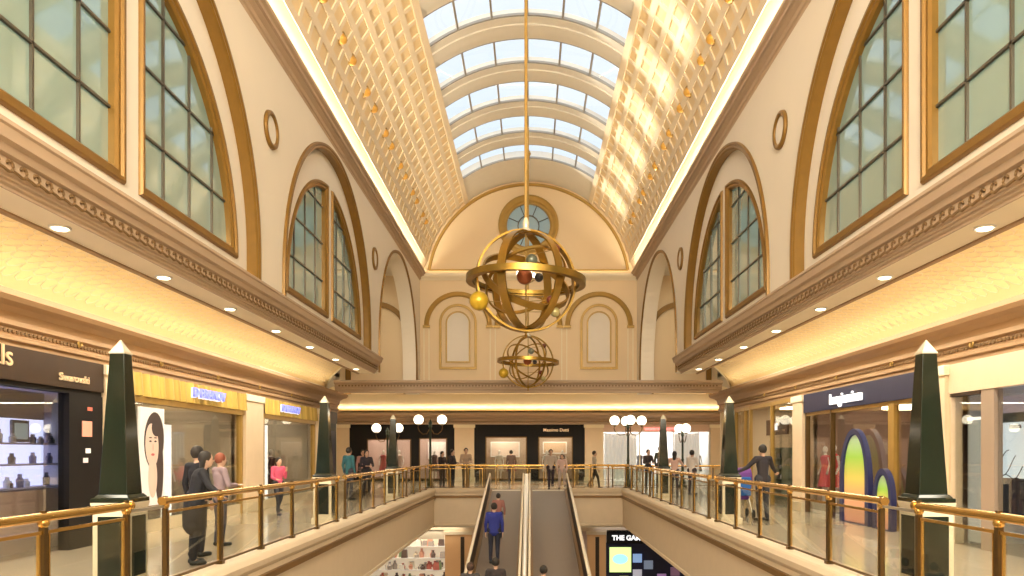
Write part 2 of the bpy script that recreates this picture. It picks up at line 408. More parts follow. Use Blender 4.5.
mb = MB(); mb.box(-11.7, 11.7, YE+.3, YF+3.5, 4.55, 4.7); mb.box(-11.7, -7.5, YT, YE+.3, 4.55, 4.7); mb.box(7.5, 11.7, YT, YE+.3, 4.55, 4.7)
st(mb, 'ceiling_far_slab', M['cream'], 'slab above the far corridor', 'ceiling')
prof = [(0,3.13),(.05,3.13),(.05,3.22),(.12,3.25),(.08,3.32),(.08,3.46),(.16,3.50),(.24,3.60),(.26,3.76),(.20,3.76),(.18,3.66),(0,3.6)]
mb = MB(); mb.loft([[(x, YF-n*3.6, z) for n, z in prof] for x in (-11.5, 11.5)])
st(mb, trim(), M['corn'], 'moulded fascia above the far shops', 'fascia')
mb = MB(); mb.box(-11.6, -11.5, 28.6, YF+3.5, -.2, 4.6); mb.box(11.5, 11.6, 28.6, YF+3.5, -.2, 4.6); mb.box(-11.6, 11.6, YF+3.4, YF+3.5, -.2, 4.6)
mb.box(-11.6, -XS, 28.6, 28.75, -.2, 4.6); mb.box(XS, 11.6, 28.6, 28.75, -.2, 4.6)
st(mb, 'wall_far', M['cream'], 'outer walls of the far corridor', 'wall')
mb = MB(); mb.box(-11.2, 11.2, YB-.2, YB, -7, 12.6)
st(mb, 'wall_back', M['wall'], 'plain wall closing the hall behind the viewpoint', 'wall')

# ------------------------------------------------------------------ vault
TH = math.asin((8.70-VC)/VR); TK = math.acos(2.45/VR)
P = 2.2; Y0S = 26.95                                   # skylight ends here
for s in (-1, 1):
    mb = MB(); N = 20; r = VR+.030
    mb.loft([[(s*r*cos(a), YB, VC+r*sin(a)), (s*r*cos(a), YE, VC+r*sin(a))] for a in [TH+.12+(TK-TH-.12)*i/N for i in range(N+1)]], closed=False)
    mb.loft([[(s*(r+.2)*cos(a), YB, VC+(r+.2)*sin(a)), (s*(r+.2)*cos(a), YE, VC+(r+.2)*sin(a))] for a in [-.02+(TK+.02)*i/N for i in range(N+1)]], closed=False)
    st(mb, 'ceiling_%s_vault' % side_name[s], M['vault'], 'peach coloured coffer beds of the %s half of the vault' % side_name[s], 'ceiling', smooth='all')
    mb = MB(); n = 7
    T0 = TH+.12
    def band(a0, a1, y0, y1, r0, r1, k=3):
        mb.loft([[(s*r0*cos(a), y0, VC+r0*sin(a)), (s*r1*cos(a), y0, VC+r1*sin(a)), (s*r1*cos(a), y1, VC+r1*sin(a)), (s*r0*cos(a), y1, VC+r0*sin(a))] for a in [a0+(a1-a0)*i/k for i in range(k+1)]])
    xa, za = VR*cos(T0), VC+VR*sin(T0)
    mb.loft([[(s*x, y, z) for x, z in ((xa, za), (4.31, 8.56), (4.45, 8.56), (xa+.16, za))] for y in (YB, YE)])
    for i in range(n+1):
        a = T0+(TK-T0)*i/n
        band(a-.018, a+.018, YB, YE, VR, VR+.1, 1)
        if i < n:   # inner step of each coffer row
            b = T0+(TK-T0)*(i+.5)/n
            pass
    band(TK-.03, TK+.012, YB, YE, VR-.06, VR+.12, 1)
    y = YE-.25-55*.55
    while y < YE:
        band(T0, TK, y-.07, y+.07, VR+.005, VR+.1, 16)
        y += .55
    st(mb, 'ceiling_%s_vault_ribs' % side_name[s], M['vrib'], 'cream coffer grid on the %s half of the vault' % side_name[s], 'ceiling')
# plain band at the end wall and skylight arches
mb = MB()
def aband(y0, y1, r0, r1, a0=None, m=0, k=28):
    a0 = TK if a0 is None else a0
    mb.loft([[(r0*cos(a), y0, VC+r0*sin(a)), (r1*cos(a), y0, VC+r1*sin(a)), (r1*cos(a), y1, VC+r1*sin(a)), (r0*cos(a), y1, VC+r0*sin(a))] for a in [a0+(pi-2*a0)*i/k for i in range(k+1)]], m=m)
aband(Y0S, YE, VR, VR+.3)
aband(YB, YB+.5, VR, VR+.3)
y = Y0S-P
rows = []
while y > YB:
    aband(y+.0, y+.95, VR+.0, VR+.20); aband(y+.28, y+.67, VR-.04, VR+.05)
    rows.append((y+.95, y+P)); y -= P
st(mb, 'ceiling_skylight_arches', M['skyrib'], 'broad cream arched ribs between the skylight rows', 'ceiling', smooth=True)
mb = MB()
for y0, y1 in rows:
    for yy in (y0+.03, y1-.03): aband(yy-.025, yy+.025, VR+.01, VR+.07, k=24)
    for i in range(1, 6):
        a = TK+(pi-2*TK)*i/6; da = .006
        mb.loft([[(r*cos(b), yy, VC+r*sin(b)) for r, b in ((VR+.02,a-da),(VR+.08,a-da),(VR+.08,a+da),(VR+.02,a+da))] for yy in (y0, y1)])
st(mb, trim(), M['skybar'], 'grey metal glazing bars of the skylight', 'glazing bars')
mb = MB()
mb.loft([[((VR+.06)*cos(a), YB, VC+(VR+.06)*sin(a)), ((VR+.06)*cos(a), Y0S, VC+(VR+.06)*sin(a))] for a in [TK+(pi-2*TK)*i/24 for i in range(25)]], closed=False)
wn[0] += 1
st(mb, 'window_%d' % wn[0], M['skyglass'], 'long curved glass skylight along the top of the vault', 'skylight', smooth='all')

# gold spot fittings in the vault
def spot():
    e = empty('ceiling_spotlight', (0,0,0))
    MB().lathe([(0,0),(.125,0),(.14,.02),(.12,.03),(.10,.02),(.0,.02)], n=18).build('trim_ring', M['goldl'], e, smooth=True)
    MB().lathe([(0,-.10),(.05,-.09),(.09,-.05),(.11,.0),(.0,.0)], n=16).build('lamp_eye', M['spotg'], e, smooth=True)
    return e
sp0 = None
for s in (-1, 1):
    y = 12.7; j = 0
    while y < 26.6:
        for q in (0, .82):
            o = spot() if sp0 is None else copy_tree(sp0)
            sp0 = sp0 or o
            a = R(25.0)
            o.location = (s*(VR-.0)*cos(a), y+q, VC+(VR-.0)*sin(a))
            o.rotation_euler = (0, s*(pi/2-a), 0)
            tag(o, 'gold eyeball spotlight in %s vault, %s of pair %s from near end' % (side_name[s], 'far one' if q else 'near one', ('one','two','three','four','five','six','seven','eight')[j]), 'spotlight', 'gold spotlights in the vault')
        y += P; j += 1

# wall medallions
for s in (-1, 1):
    for k, y in enumerate((4.2, 12.4, 20.65)):
        if k == 0: continue
        e = empty('wall_medallion', (s*(W+.0), y, 7.03), 'ring shaped plaster medallion on the %s wall, %s' % (side_name[s], ('', 'between the two windows', 'beside the open arch')[k]), 'medallion', 'wall medallions')
        mm = lambda u, v, w: (-s*w, u, v)
        MB(mm).sweep(arc(0, 0, .27, 0, 2*pi*31/32, 31), [(.045,0),(.035,.05),(0,.06),(-.035,.05),(-.045,0)], closed=True).build('ring', M['gold'], e, smooth='all')
        MB(mm).plate(arc(0, 0, .24, 0, 2*pi*31/32, 31), [], 0, .02).build('disc', M['tymp'], e)

# ------------------------------------------------------------------ chandeliers
def chandelier(loc, ztop, label, tilt, r=.88, bw=1):
    e = empty('armillary_chandelier', loc, label, 'chandelier', 'armillary sphere chandeliers')
    def ring(name, rad, wid, th, rot, m=M['chgold'], n=64):
        b = MB(); rings = []
        for i in range(n):
            a = 2*pi*i/n
            rings.append([((rad+dr)*cos(a), (rad+dr)*sin(a), dz) for dr, dz in ((-th,-wid),(th,-wid),(th,wid),(-th,wid))])
        rings.append(rings[0]); b.loft(rings, caps=False)
        bmesh.ops.rotate(b.b, verts=b.b.verts, matrix=rot)
        return b.build(name, m, e, smooth=True)
    ring('horizon_ring', r*1.13, .055, .055, Matrix.Rotation(R(2), 3, 'Y'))
    ring('horizon_ring', r*1.02, .03, .02, Matrix.Rotation(R(2), 3, 'Y'))
    ring('meridian_ring', r, .085*bw, .018, Matrix.Rotation(R(14), 3, 'Z') @ Matrix.Rotation(pi/2, 3, 'X'))
    ring('meridian_ring', r*.97, .075*bw, .015, Matrix.Rotation(R(62), 3, 'Z') @ Matrix.Rotation(pi/2, 3, 'X'))
    ring('meridian_ring', r*.95, .075*bw, .015, Matrix.Rotation(R(-48), 3, 'Z') @ Matrix.Rotation(pi/2, 3, 'X'))
    ring('tilted_ring', r*.90, .06*bw, .015, Matrix.Rotation(R(tilt), 3, 'Y') @ Matrix.Rotation(R(38), 3, 'X'))
    ring('tilted_ring', r*.84, .03*bw, .015, Matrix.Rotation(R(-tilt), 3, 'Y') @ Matrix.Rotation(R(-30), 3, 'X'))
    H = ztop-loc[2]
    MB().tube([(0,0,r*.96), (0,0,H)], .028, 10).build('hanging_rod', M['goldl'], e, smooth=True)
    MB().tube([(0,0,r*.98), (0,0,-r*.98)], .014, 8).build('axis_rod', M['goldl'], e, smooth=True)
    MB().lathe([(.0,r*.94),(.10,r*.96),(.11,r),(.05,r+.06),(.06,r+.14),(.02,r+.25)], n=16).build('finial', M['cap'], e, smooth=True)
    MB().lathe([(.0,-r-.12),(.03,-r-.08),(.015,-r-.04),(.06,-r),(.04,-r+.04)], n=12).build('bottom_finial', M['chgold'], e, smooth=True)
    MB().lathe([(.03,H-1.1),(.06,H-1.05),(.05,H-.95),(.10,H-.85),(.05,H-.75),(.03,H-.7)], n=12).build('rod_collar', M['goldl'], e, smooth=True)
    for (x, y, z, rr, c) in ((-.02,-.55,-.05,.135,(.32,.085,.03)), (.22,-.6,-.08,.075,(.04,.04,.045)), (-.80,-.35,-.42,.165,(.62,.40,.03)),
                             (.52,-.3,.48,.075,(.18,.05,.03)), (.42,-.35,-.40,.07,(.20,.05,.03)), (.50,-.3,-.60,.085,(.42,.36,.16)), (.1,-.2,.32,.10,(.22,.24,.18))):
        b = MB(); b.ball((x, y, z), rr, 18)
        b.build('planet_ball', col('planet_%.2f_%.2f' % c[:2], c, .3, metal=.3, noise=.2), e, smooth='all')
        MB().tube([(0,0,z*.9), (x, y, z)], .007, 5).build('planet_arm', M['goldl'], e)
    for k in range(4):  # tiny glowing bulbs added to the sphere as a light source
        a = k*pi/2+.5; MB().ball((.16*cos(a), .16*sin(a), .12), .03, 10, sc=(1,1,1.6)).build('added_bulb', M['globe'], e, smooth='all')
        MB().tube([(0,0,.0), (.12*cos(a), .12*sin(a), .0), (.16*cos(a), .16*sin(a), .08)], .008, 6).build('added_bulb_arm', M['goldl'], e)
    return e
chandelier((0.0, 12.9, 4.60), VC+VR, 'large gilded sphere chandelier with coloured planet balls, the nearer one', 25)
chandelier((0.0, 24.4, 4.60), VC+VR, 'gilded armillary sphere chandelier hanging lower and farther down the hall', 40, .86, .4)

# ------------------------------------------------------------------ floors, slab edges
XE = 3.86; YV0 = 2.2; YV1 = 30.4; ZB = -1.45; ZL = -5.5
mb = MB()
for s in (-1, 1):
    mb.box(*sorted((s*(XE+.1), s*11.0)), YB, YV1+.0, -.12, 0)
mb.box(-XE-.1, XE+.1, YB, YV0, -.12, 0)
mb.box(-11.5, 11.5, YV1+.1, YF+3.4, -.12, 0)
mb.box(-11.5, -11.0, 28.6, YV1+.1, -.12, 0); mb.box(11.0, 11.5, 28.6, YV1+.1, -.12, 0)
mb.box(-11.0, -XE-.1, YV1, YV1+.1, -.12, 0); mb.box(XE+.1, 11.0, YV1, YV1+.1, -.12, 0)
st(mb, 'floor', M['floor'], 'polished beige stone gallery floor around the opening', 'floor')
edge = [(0.35,0),(0.35,.10),(.03,.11),(0,.09),(-.04,.03),(-.03,-.05),(0,-.10),(.02,-.12),(.02,-.19),(.02,-.30),(.05,-.31),(.05,-.40),(.05,ZB+.1),(.03,ZB+.08),(.03,ZB),(.35,ZB)]
for s in (-1, 1):
    mb = MB(); mb.loft([[(s*(XE+n), y, z) for n, z in edge] for y in (YV0, YV1+.2)])
    st(mb, 'wall_%s_slab_edge' % side_name[s], M['slab'], 'cream moulded floor edge of the %s gallery' % side_name[s], 'floor edge')
    mb = MB(); mb.box(*sorted((s*(XE-.035), s*(XE+.03))), YV0, YV1-.02, -.30, -.20)
    st(mb, trim(), M['brown'], 'brown bronze stripe along the %s floor edge' % side_name[s], 'trim')
    mb = MB(); a, b = sorted((s*1.78, s*(XE+.05))); mb.loft([[(x, YV1+n, z) for n, z in edge] for x in (a, b)])
    st(mb, 'wall_far_%s_slab_edge' % side_name[s], M['slab'], 'cream floor edge at the far end %s of the moving walkways' % side_name[s], 'floor edge')
    mb = MB(); mb.box(*sorted((s*1.80, s*(XE-.03))), YV1-.035, YV1+.03, -.30, -.20)
    st(mb, trim(), M['brown'], 'brown bronze stripe at the far end, %s of the walkways' % side_name[s], 'trim')
mb = MB(); mb.box(-11, 11, YB, 37, ZL-.1, ZL); st(mb, 'floor_lower', M['floor'], 'lower level floor', 'floor')
mb = MB(); mb.box(-11, -XE-.3, YB, YV1, ZB-.1, ZB); mb.box(XE+.3, 11, YB, YV1, ZB-.1, ZB); mb.box(-11, 11, YV1+.3, 37, ZB-.1, ZB)
st(mb, 'ceiling_lower', M['cream'], 'ceiling of the lower level', 'ceiling')

mb = MB()
for s in (-1, 1): mb.box(*sorted((s*11.0, s*11.2)), 28.0, 37, -7, -.1)
mb.box(-11.2, 11.2, 37, 37.2, -7, -.1)
st(mb, 'wall_lower_outer', M['pier'], 'outer walls of the lower level', 'wall')
# ------------------------------------------------------------------ railings
def post_mb(): 
    b = MB(); b.box(-.026, .026, -.026, .026, 0, .86); b.box(-.045, .045, -.045, .045, 0, .05)
    b.box(-.02, .02, -.02, .02, .94, 1.0)
    return b
def railing(p0, p1, n, label, group='brass and glass railings', kerb=.10, ends=True):
    p0 = Vector(p0); p1 = Vector(p1); L = (p1-p0).length; ang = atan2(p1.y-p0.y, p1.x-p0.x)
    e = empty('railing', (p0.x, p0.y, kerb), label, 'railing', group, rz=ang)
    MB().tube([(-.05,0,.945), (L+.05,0,.945)], .041, 14).build('handrail', M['brass'], e, smooth=True)
    for x in (-.05, L+.05):
        b = MB(); b.tube([(x-.03,0,.945),(x+.03,0,.945)], .050, 14); b.build('rail_end_cap', M['brass'], e, smooth=True)
    MB().box(0, L, -.014, .014, .80, .83).build('under_rail', M['brass'], e)
    MB().box(0, L, -.014, .014, .03, .06).build('bottom_rail', M['bronze'], e)
    for i in range(n+1):
        x = L*i/n
        b = post_mb(); o = b.build('post', M['bronze'], e); o.location = (x, 0, 0)
        o2 = MB().ball((0,0,.895), .048, 12).build('collar_ball', M['brass'], o, smooth='all')
        if i < n:
            b = MB(); b.box(x+.055, x+L/n-.055, -.006, .006, .08, .79)
            b.build('glass_panel', M['glass'], e)
            MB().sweep([(x+.05,.07),(x+L/n-.05,.07),(x+L/n-.05,.785),(x+.05,.785)], [(-.008,-.01),(-.008,.01),(.008,.01),(.008,-.01)], closed=True).build('panel_frame', M['bronze'], e) if False else None
            for q in (x+.065, x+L/n-.065):
                MB().box(q-.008, q+.008, -.012, .012, .06, .81).build('clamp_bar', M['brass'], e)
    return e
XR = 4.07
segs = [(2.4, 7.55, 4), (8.35, 15.75, 5), (16.45, 23.9, 5), (24.6, YV1+.21, 4)]
names = ['nearest the viewpoint, before the first obelisk', 'between the first and second obelisks', 'between the second and third obelisks', 'past the third obelisk at the far corner']
for s in (-1, 1):
    for (a, b, n), nm in zip(segs, names):
        railing((s*XR, a), (s*XR, b), n, 'brass railing on %s gallery, %s' % (side_name[s], nm))
    # short return link round each obelisk base
    for (a, b), nm in zip(((7.55, 8.35), (15.75, 16.45), (23.9, 24.6)), ('first', 'second', 'third')):
        e = empty('railing_link', (s*XR, (a+b)/2, .10), 'slim glass link panel before the %s obelisk, %s gallery' % (nm, side_name[s]), 'railing', 'railing links')
        h = (b-a)/2
        MB().box(-.006, .006, -h+.06, h-.06, .06, .86).build('glass_panel', M['glass'], e)
        MB().box(-.012, .012, -h+.03, h-.03, .87, .90).build('link_bar', M['steel'], e)
    a, b = sorted((s*1.85, s*(XR-.02)))
    railing((a, YV1+.21), (b, YV1+.21), 3, 'brass railing along the far edge, %s of the moving walkways' % side_name[s])
railing((-3.1, 35.6), (3.1, 35.6), 8, 'distant brass railing behind the landing of the moving walkways', kerb=0)
railing((3.9, 34.2), (9.5, 34.2), 6, 'distant brass railing in front of the white shop', kerb=0)
# ------------------------------------------------------------------ obelisks
def obelisk():
    e = empty('obelisk')
    b = MB(); b.frustum(0,0,1.13,2.70,.158,.080); b.build('shaft', M['green'], e, bevel=.006)
    b = MB(); b.frustum(0,0,2.70,2.72,.086,.086); b.frustum(0,0,2.72,2.86,.080,.004); b.build('pyramid_cap', M['cap'], e)
    b = MB(); b.frustum(0,0,1.04,1.09,.215,.215); b.frustum(0,0,1.09,1.13,.20,.17); b.build('plinth', M['green'], e, bevel=.008)
    b = MB(); b.frustum(0,0,.0,.14,.235,.235); b.frustum(0,0,.14,.97,.20,.20); b.frustum(0,0,.97,1.04,.205,.22); b.build('pedestal', M['ledge'], e, bevel=.006)
    for k in range(4):
        b = MB(); b.box(-.14, .14, -.208, -.200, .22, .89); bmesh.ops.rotate(b.b, verts=b.b.verts, matrix=Matrix.Rotation(k*pi/2, 3, 'Z'))
        b.build('pedestal_panel', M['green'], e)
    return e
ob0 = None
for s in (-1, 1):
    for k, nm in ((1, 'nearest'), (2, 'second'), (3, 'third and farthest')):
        o = obelisk() if ob0 is None else copy_tree(ob0); ob0 = ob0 or o
        o.location = (s*4.53, BAY*k+.07, 0)
        tag(o, 'green marble obelisk with pale tip, %s gallery, the %s one' % (side_name[s], nm), 'obelisk', 'green obelisks along the galleries')

# ------------------------------------------------------------------ moving walkways
SL = .2
def wz(y): return -SL*(30.3-y)
for i, (x0, x1, nm) in enumerate(((-1.72, -.10, 'left'), (-.06, 1.70, 'right'))):
    e = empty('moving_walkway', ((x0+x1)/2, 30.3, 0), 'inclined moving walkway with grey brown belt, the %s of the pair' % nm, 'moving walkway', 'inclined moving walkways')
    hx = (x1-x0)/2; ya = 30.3-27.4
    def pr(x, xb, za, zb2, name, m, y0=ya, y1=30.3, par=e):
        b = MB(); rings = []
        for y in (y0, y1):
            z = wz(y); rings.append([(x, y-30.3, z+za), (xb, y-30.3, z+za), (xb, y-30.3, z+zb2), (x, y-30.3, z+zb2)])
        return b.loft(rings).build(name, m, par)
    pr(-hx+.22, hx-.22, -.06, -.01, 'belt', M['belt'])
    b = MB(); k = 0
    while k < 60:
        xx = -hx+.24+k*(2*hx-.48)/60
        b.loft([[(xx, y-30.3, wz(y)-.012), (xx+.008, y-30.3, wz(y)-.012), (xx+.008, y-30.3, wz(y)-.004), (xx, y-30.3, wz(y)-.004)] for y in (ya, 30.3)])
        k += 1
    b.build('belt_grooves', M['belt'], e)
    for sd in (-1, 1):
        xs = sorted((sd*hx, sd*(hx-.22)))
        pr(xs[0], xs[1], -.7, .08, 'deck', M['brown'])
        xg = sd*(hx-.11); pr(xg-.02, xg+.02, .08, .62, 'balustrade', M['dbrown'])
        pts = [(xg, y-30.3, wz(y)+.66) for y in (ya, 15, 22, 29.9)]+[(xg, -.1+.35, .70), (xg, .55, .62), (xg, .66, .42), (xg, .60, .2)]
        MB().tube(pts, .035, 8).build('handrail', M['ledge'], e, smooth=True)
        if (sd < 0) == (i == 0):
            pr(*sorted((sd*hx, sd*(hx+.07))), -.9, .16, 'outer_panel', M['ledge'])
    b = MB(); b.box(-hx, hx, 0, .7, -.10, .012); b.build('landing_plate', M['steel'], e)
e = empty('divider_panel', (-.08, 30.3, 0), 'bright steel divider strip between the two moving walkways', 'divider')
b = MB(); b.loft([[(x, y-30.3, wz(y)+z) for x, z in ((-.07,-.6),(.07,-.6),(.07,.66),(-.07,.66))] for y in (2.9, 30.5)]); b.build('divider_body', M['steel'], e)
MB().loft([[(x, y-30.3, wz(y)+z) for x, z in ((-.03,.66),(.03,.66),(.03,.68),(-.03,.68))] for y in (2.9, 30.4)]).build('divider_cap', M['white'], e)

# ------------------------------------------------------------------ lamp posts
def lamppost(loc, hg, n, rot, rad, label):
    e = empty('globe_lamp_post', loc, label, 'lamp post', 'globe lamp posts')
    MB().lathe([(0,0),(.22,0),(.22,.10),(.14,.16),(.16,.24),(.10,.34),(.07,.5),(.055,1.2),(.075,1.25),(.05,1.3),(.045,hg-.35),(.08,hg-.3),(.06,hg-.2),(.09,hg-.15),(.03,hg-.02),(.0,hg+.05)], n=14).build('post', M['lgreen'], e, smooth=True)
    for k in range(n):
        a = rot+2*pi*k/n; c_, s_ = cos(a), sin(a)
        pts = [(c_*t, s_*t, z) for t, z in ((.05,hg-.42),(rad*.3,hg-.60),(rad*.65,hg-.62),(rad*.95,hg-.48),(rad*1.05,hg-.34),(rad,hg-.22))]
        ar = MB(); ar.tube(pts, .022, 6); ar.lathe([(.02,hg-.26),(.09,hg-.21),(.10,hg-.18),(.0,hg-.18)], cx=c_*rad, cy=s_*rad, n=10)
        ao = ar.build('arm', M['bronze'], e, smooth=True)
        MB().ball((c_*rad, s_*rad, hg), .21, 18).build('globe', M['globe'], ao, smooth='all')
lamppost((-4.2, 31.4, 0), 2.98, 2, 0, .50, 'ornate lamp post with glowing globes at the far left corner of the opening')
lamppost((4.25, 31.4, 0), 2.94, 4, .04, .58, 'ornate post with cluster of glowing globes at far right corner of opening')
lamppost((-6.38, 33.2, 0), 2.68, 2, 0, .50, 'two globe lamp post behind the third obelisk on the left gallery')
lamppost((6.95, 33.2, 0), 2.66, 2, pi/2+.25, .34, 'shorter lamp post with globes in front of the bright shop at far right')

# ------------------------------------------------------------------ shops
def text(s, size, m, parent, loc, rot, depth=.012, name='lettering', bold=0, squeeze=1):
    cu = bpy.data.curves.new('t', 'FONT'); cu.body = s; cu.size = size; cu.extrude = depth; cu.align_x = 'CENTER'; cu.align_y = 'CENTER'; cu.offset = bold
    ob = bpy.data.objects.new('t', cu); me = bpy.data.meshes.new_from_object(ob); bpy.data.objects.remove(ob); bpy.data.curves.remove(cu)
    o = bpy.data.objects.new(name, me); me.materials.clear(); me.materials.append(m); C.objects.link(o)
    o.parent = parent; o.location = loc; o.rotation_euler = rot; o.scale = (squeeze, 1, 1); KIDS.setdefault(parent.name, []).append(o)
    return o
M['letw'] = mat('lit_white_letters', (.9, .9, .9), .4, emit=(.95, .97, 1), es=1.0)
M['letb'] = mat('lit_blue_letters', (.3, .35, .7), .4, emit=(.12, .16, .9), es=.8)
M['letg'] = mat('gold_letters', (.75, .55, .3), .3, .3, emit=(.9, .65, .4), es=.35)
M['letr'] = mat('lit_red_letters', (.9, .3, .3), .4, emit=(1, .30, .28), es=1.5)
def rotside(s): return (pi/2, 0, s*-pi/2)     # text on the left wall reads towards +x... 
# side-facade coordinates: local u along y, v up, w towards the hall
def unit(name, s, yc, label, cat='shop front', group=None):
    e = empty(name, (s*XS, yc, 0), label, cat, group)
    return e, (lambda u, v, w: (-s*w, u, v))
def room(tagname, s, y0, y1, depth, wallm, floorm, lampm, lampz=3.0, lampw=.8):
    mb = MB(); x0 = XS+.05; x1 = XS+depth
    f = lambda x0_, x1_, *a: mb.box(*sorted((s*x0_, s*x1_)), *a)
    f(x1, x1+.08, y0, y1, 0, 3.2); f(x0+.2, x1, y0, y0+.06, 0, 3.2); f(x0+.2, x1, y1-.06, y1, 0, 3.2); f(x0, x1+.08, y0, y1, 3.12, 3.2)
    st(mb, 'wall_'+tagname, wallm, 'inside walls of the %s' % tagname.replace('_', ' '), 'wall')
    n = max(1, int((y1-y0)/2.2))
    for i in range(n):
        y = y0+(y1-y0)*(i+.5)/n
        b = MB(); b.box(-lampw/2, lampw/2, -.35, .35, -.02, .02)
        o = b.build('ceiling_panel_light', lampm, label='square lit ceiling panel inside the %s' % tagname.replace('_', ' '), cat='ceiling light', group='ceiling panels in the %s' % tagname.replace('_', ' '))
        o.location = (s*(XS+depth*.5), y, 3.09)
def pilaster(s, y0, y1, label):
    e, f = unit('pilaster', s, (y0+y1)/2, label, 'pilaster', 'shop pilasters'); h = (y1-y0)/2
    MB(f).box(-h, h, .25, 2.95, -.2, .12).build('shaft', M['pier'], e, bevel=.01)
    MB(f).box(-h-.04, h+.04, 0, .25, -.2, .16).build('base', M['ledge'], e, bevel=.01)
    MB(f).box(-h-.04, h+.04, 2.95, 3.13, -.2, .16).build('capital', M['cornl'], e, bevel=.015)
def frame_bar(e, f, u0, u1, v0, v1, m, name='frame_bar', w0=-.06, w1=.05): return MB(f).box(u0, u1, v0, v1, w0, w1).build(name, m, e)

goods_cols = [(.75,.2,.2),(.15,.2,.5),(.8,.75,.6),(.05,.05,.06),(.3,.15,.35),(.7,.5,.3),(.85,.85,.85),(.2,.35,.3)]
def bag_mesh(w, h, d):
    b = MB(); b.frustum(0,0,0,h,w/2,w/2*.82)
    for v in b.b.verts: v.co.y *= d/w
    return b
def handbag(loc, w, h, c, label, group):
    e = empty('handbag', loc, label, 'handbag', group)
    o = bag_mesh(w, h*.62, w*.45); m_ = col('leather_%.2f_%.2f_%.2f' % c, c, .4); o.build('bag_body', m_, e, bevel=.01)
    MB().tube([(w*.28*cos(a), 0, h*.60+h*.38*sin(a)) for a in [pi*i/8 for i in range(9)]], .010, 6).build('strap', m_, e, smooth=True)
    MB().box(-w*.3, w*.3, -w*.24, -w*.2, h*.38, h*.6).build('flap', m_, e)
    return e
def mannequin(loc, rz, c, label, h=1.7):
    e = empty('mannequin', loc, label, 'mannequin', None, rz=rz)
    wm = M['white']; k = h/1.7
    b = MB(); b.lathe([(.0,.88*k),(.15*k,.90*k),(.16*k,1.0*k),(.115*k,1.13*k),(.15*k,1.3*k),(.17*k,1.38*k),(.06*k,1.45*k),(.05*k,1.5*k)], n=14)
    for v in b.b.verts: v.co.y *= .65
    b.build('torso', wm, e, smooth=True)
    MB().ball((0,0,1.6*k), .085*k, 14, sc=(.85,.95,1.25)).build('head', wm, e, smooth='all')
    b = MB(); b.lathe([(.28*k,.5*k),(.25*k,.6*k),(.18*k,.9*k),(.13*k,1.12*k),(.17*k,1.3*k),(.18*k,1.38*k),(.08*k,1.44*k)], n=18)
    for v in b.b.verts: v.co.y *= .7
    b.build('dress', col('cloth_%.2f_%.2f_%.2f' % c, c, .8), e, smooth=True)
    for d in (-1, 1):
        MB().tube([(d*.17*k,0,1.37*k),(d*.24*k,.02,1.1*k),(d*.23*k,-.08,.86*k)], [.045*k,.035*k,.022*k], 8).build('arm', wm, e, smooth=True)
        MB().tube([(d*.09*k,0,.9*k),(d*.09*k,0,.48*k),(d*.08*k,0,.03)], [.075*k,.05*k,.035*k], 8).build('leg', wm, e, smooth=True)
    MB().lathe([(0,0),(.2,0),(.2,.02),(0,.03)], n=18).build('stand', M['steel'], e)
    return e
def shelf_unit(name, loc, rz, w, h, d, rows_, m, label, group=None, back=None):
    e = empty(name, loc, label, 'display shelf', group, rz=rz)
    MB().box(-w/2, w/2, d-.03, d, 0, h).build('back_panel', back or m, e)
    for x in (-w/2, w/2-.03): MB().box(x, x+.03, 0, d, 0, h).build('side_panel', m, e)
    for i in range(rows_+1):
        z = .3+(h-.34)*i/rows_
        MB().box(-w/2, w/2, 0, d, z, z+.025).build('shelf', m, e)
    return e
def place_goods(loc, rz, w, h, rows_, label, group, cols, size=.16, dens=.75):
    ca, sa = cos(rz), sin(rz)
    for i in range(rows_):
        z = .3+(h-.34)*i/rows_+.027; x = -w/2+.12
        while x < w/2-.1:
            if random.random() < dens:
                c = random.choice(cols); hh = random.uniform(.6, 1.3)*size
                b = MB(); kind = random.random()
                if kind < .5: b.lathe([(0,0),(size*.28,0),(size*.3,hh*.6),(size*.12,hh*.8),(size*.12,hh),(0,hh)], n=10)
                else: b.frustum(0,0,0,hh,size*.33,size*.30)
                o = b.build('product_bottle' if kind < .5 else 'product_box', col('goods_%.2f_%.2f_%.2f' % c, c, .45), cat='product', label=label, group=group)
                o.location = (loc[0]+ca*x-sa*.12, loc[1]+sa*x+ca*.12, z)
            x += size*random.uniform(.8, 1.5)

# ---- left shops
pilaster(-1, 12.92, 13.6, 'cream stone pilaster behind the nearest obelisk on the left')
pilaster(-1, 19.3, 20.55, 'cream stone pilaster between the two draped shop signs on the left')
pilaster(-1, 25.9, 26.7, 'cream stone pilaster behind the second obelisk on the left')
# L0 black fronted shop with blue lit window
room('dark fronted cosmetics shop'.replace(' ', '_'), -1, 4.5, 12.85, 3.4, col('cool_wall', (.5,.5,.58)), M['floor'], M['lampv'])
e, f = unit('shop_front', -1, 8.7, 'dark brown and black shop front with a blue lit interior, nearest on the left')
MB(f).box(-4.2, 4.18, 2.64, 3.13, -.1, .10).build('sign_board', M['dbrown'], e)
MB(f).box(-4.2, 4.18, 2.56, 2.64, -.1, .06).build('lintel', M['black'], e)
MB(f).box(3.25, 4.18, 0, 2.56, -.1, .08).build('black_column', M['black'], e)
MB(f).box(-4.2, -3.6, 0, 2.56, -.1, .08).build('black_column', M['black'], e)
MB(f).box(-3.6, 3.25, .02, 2.56, -.02, -.005).build('window_glass', M['sglass'], e)
rL = (pi/2, 0, pi/2)
text('Swarovski', .17, M['letg'], e, (.11, 3.35, 2.80), rL, bold=.002, squeeze=1.15)
text('Rituals', .42, M['letg'], e, (.11, 1.35, 2.97), rL)
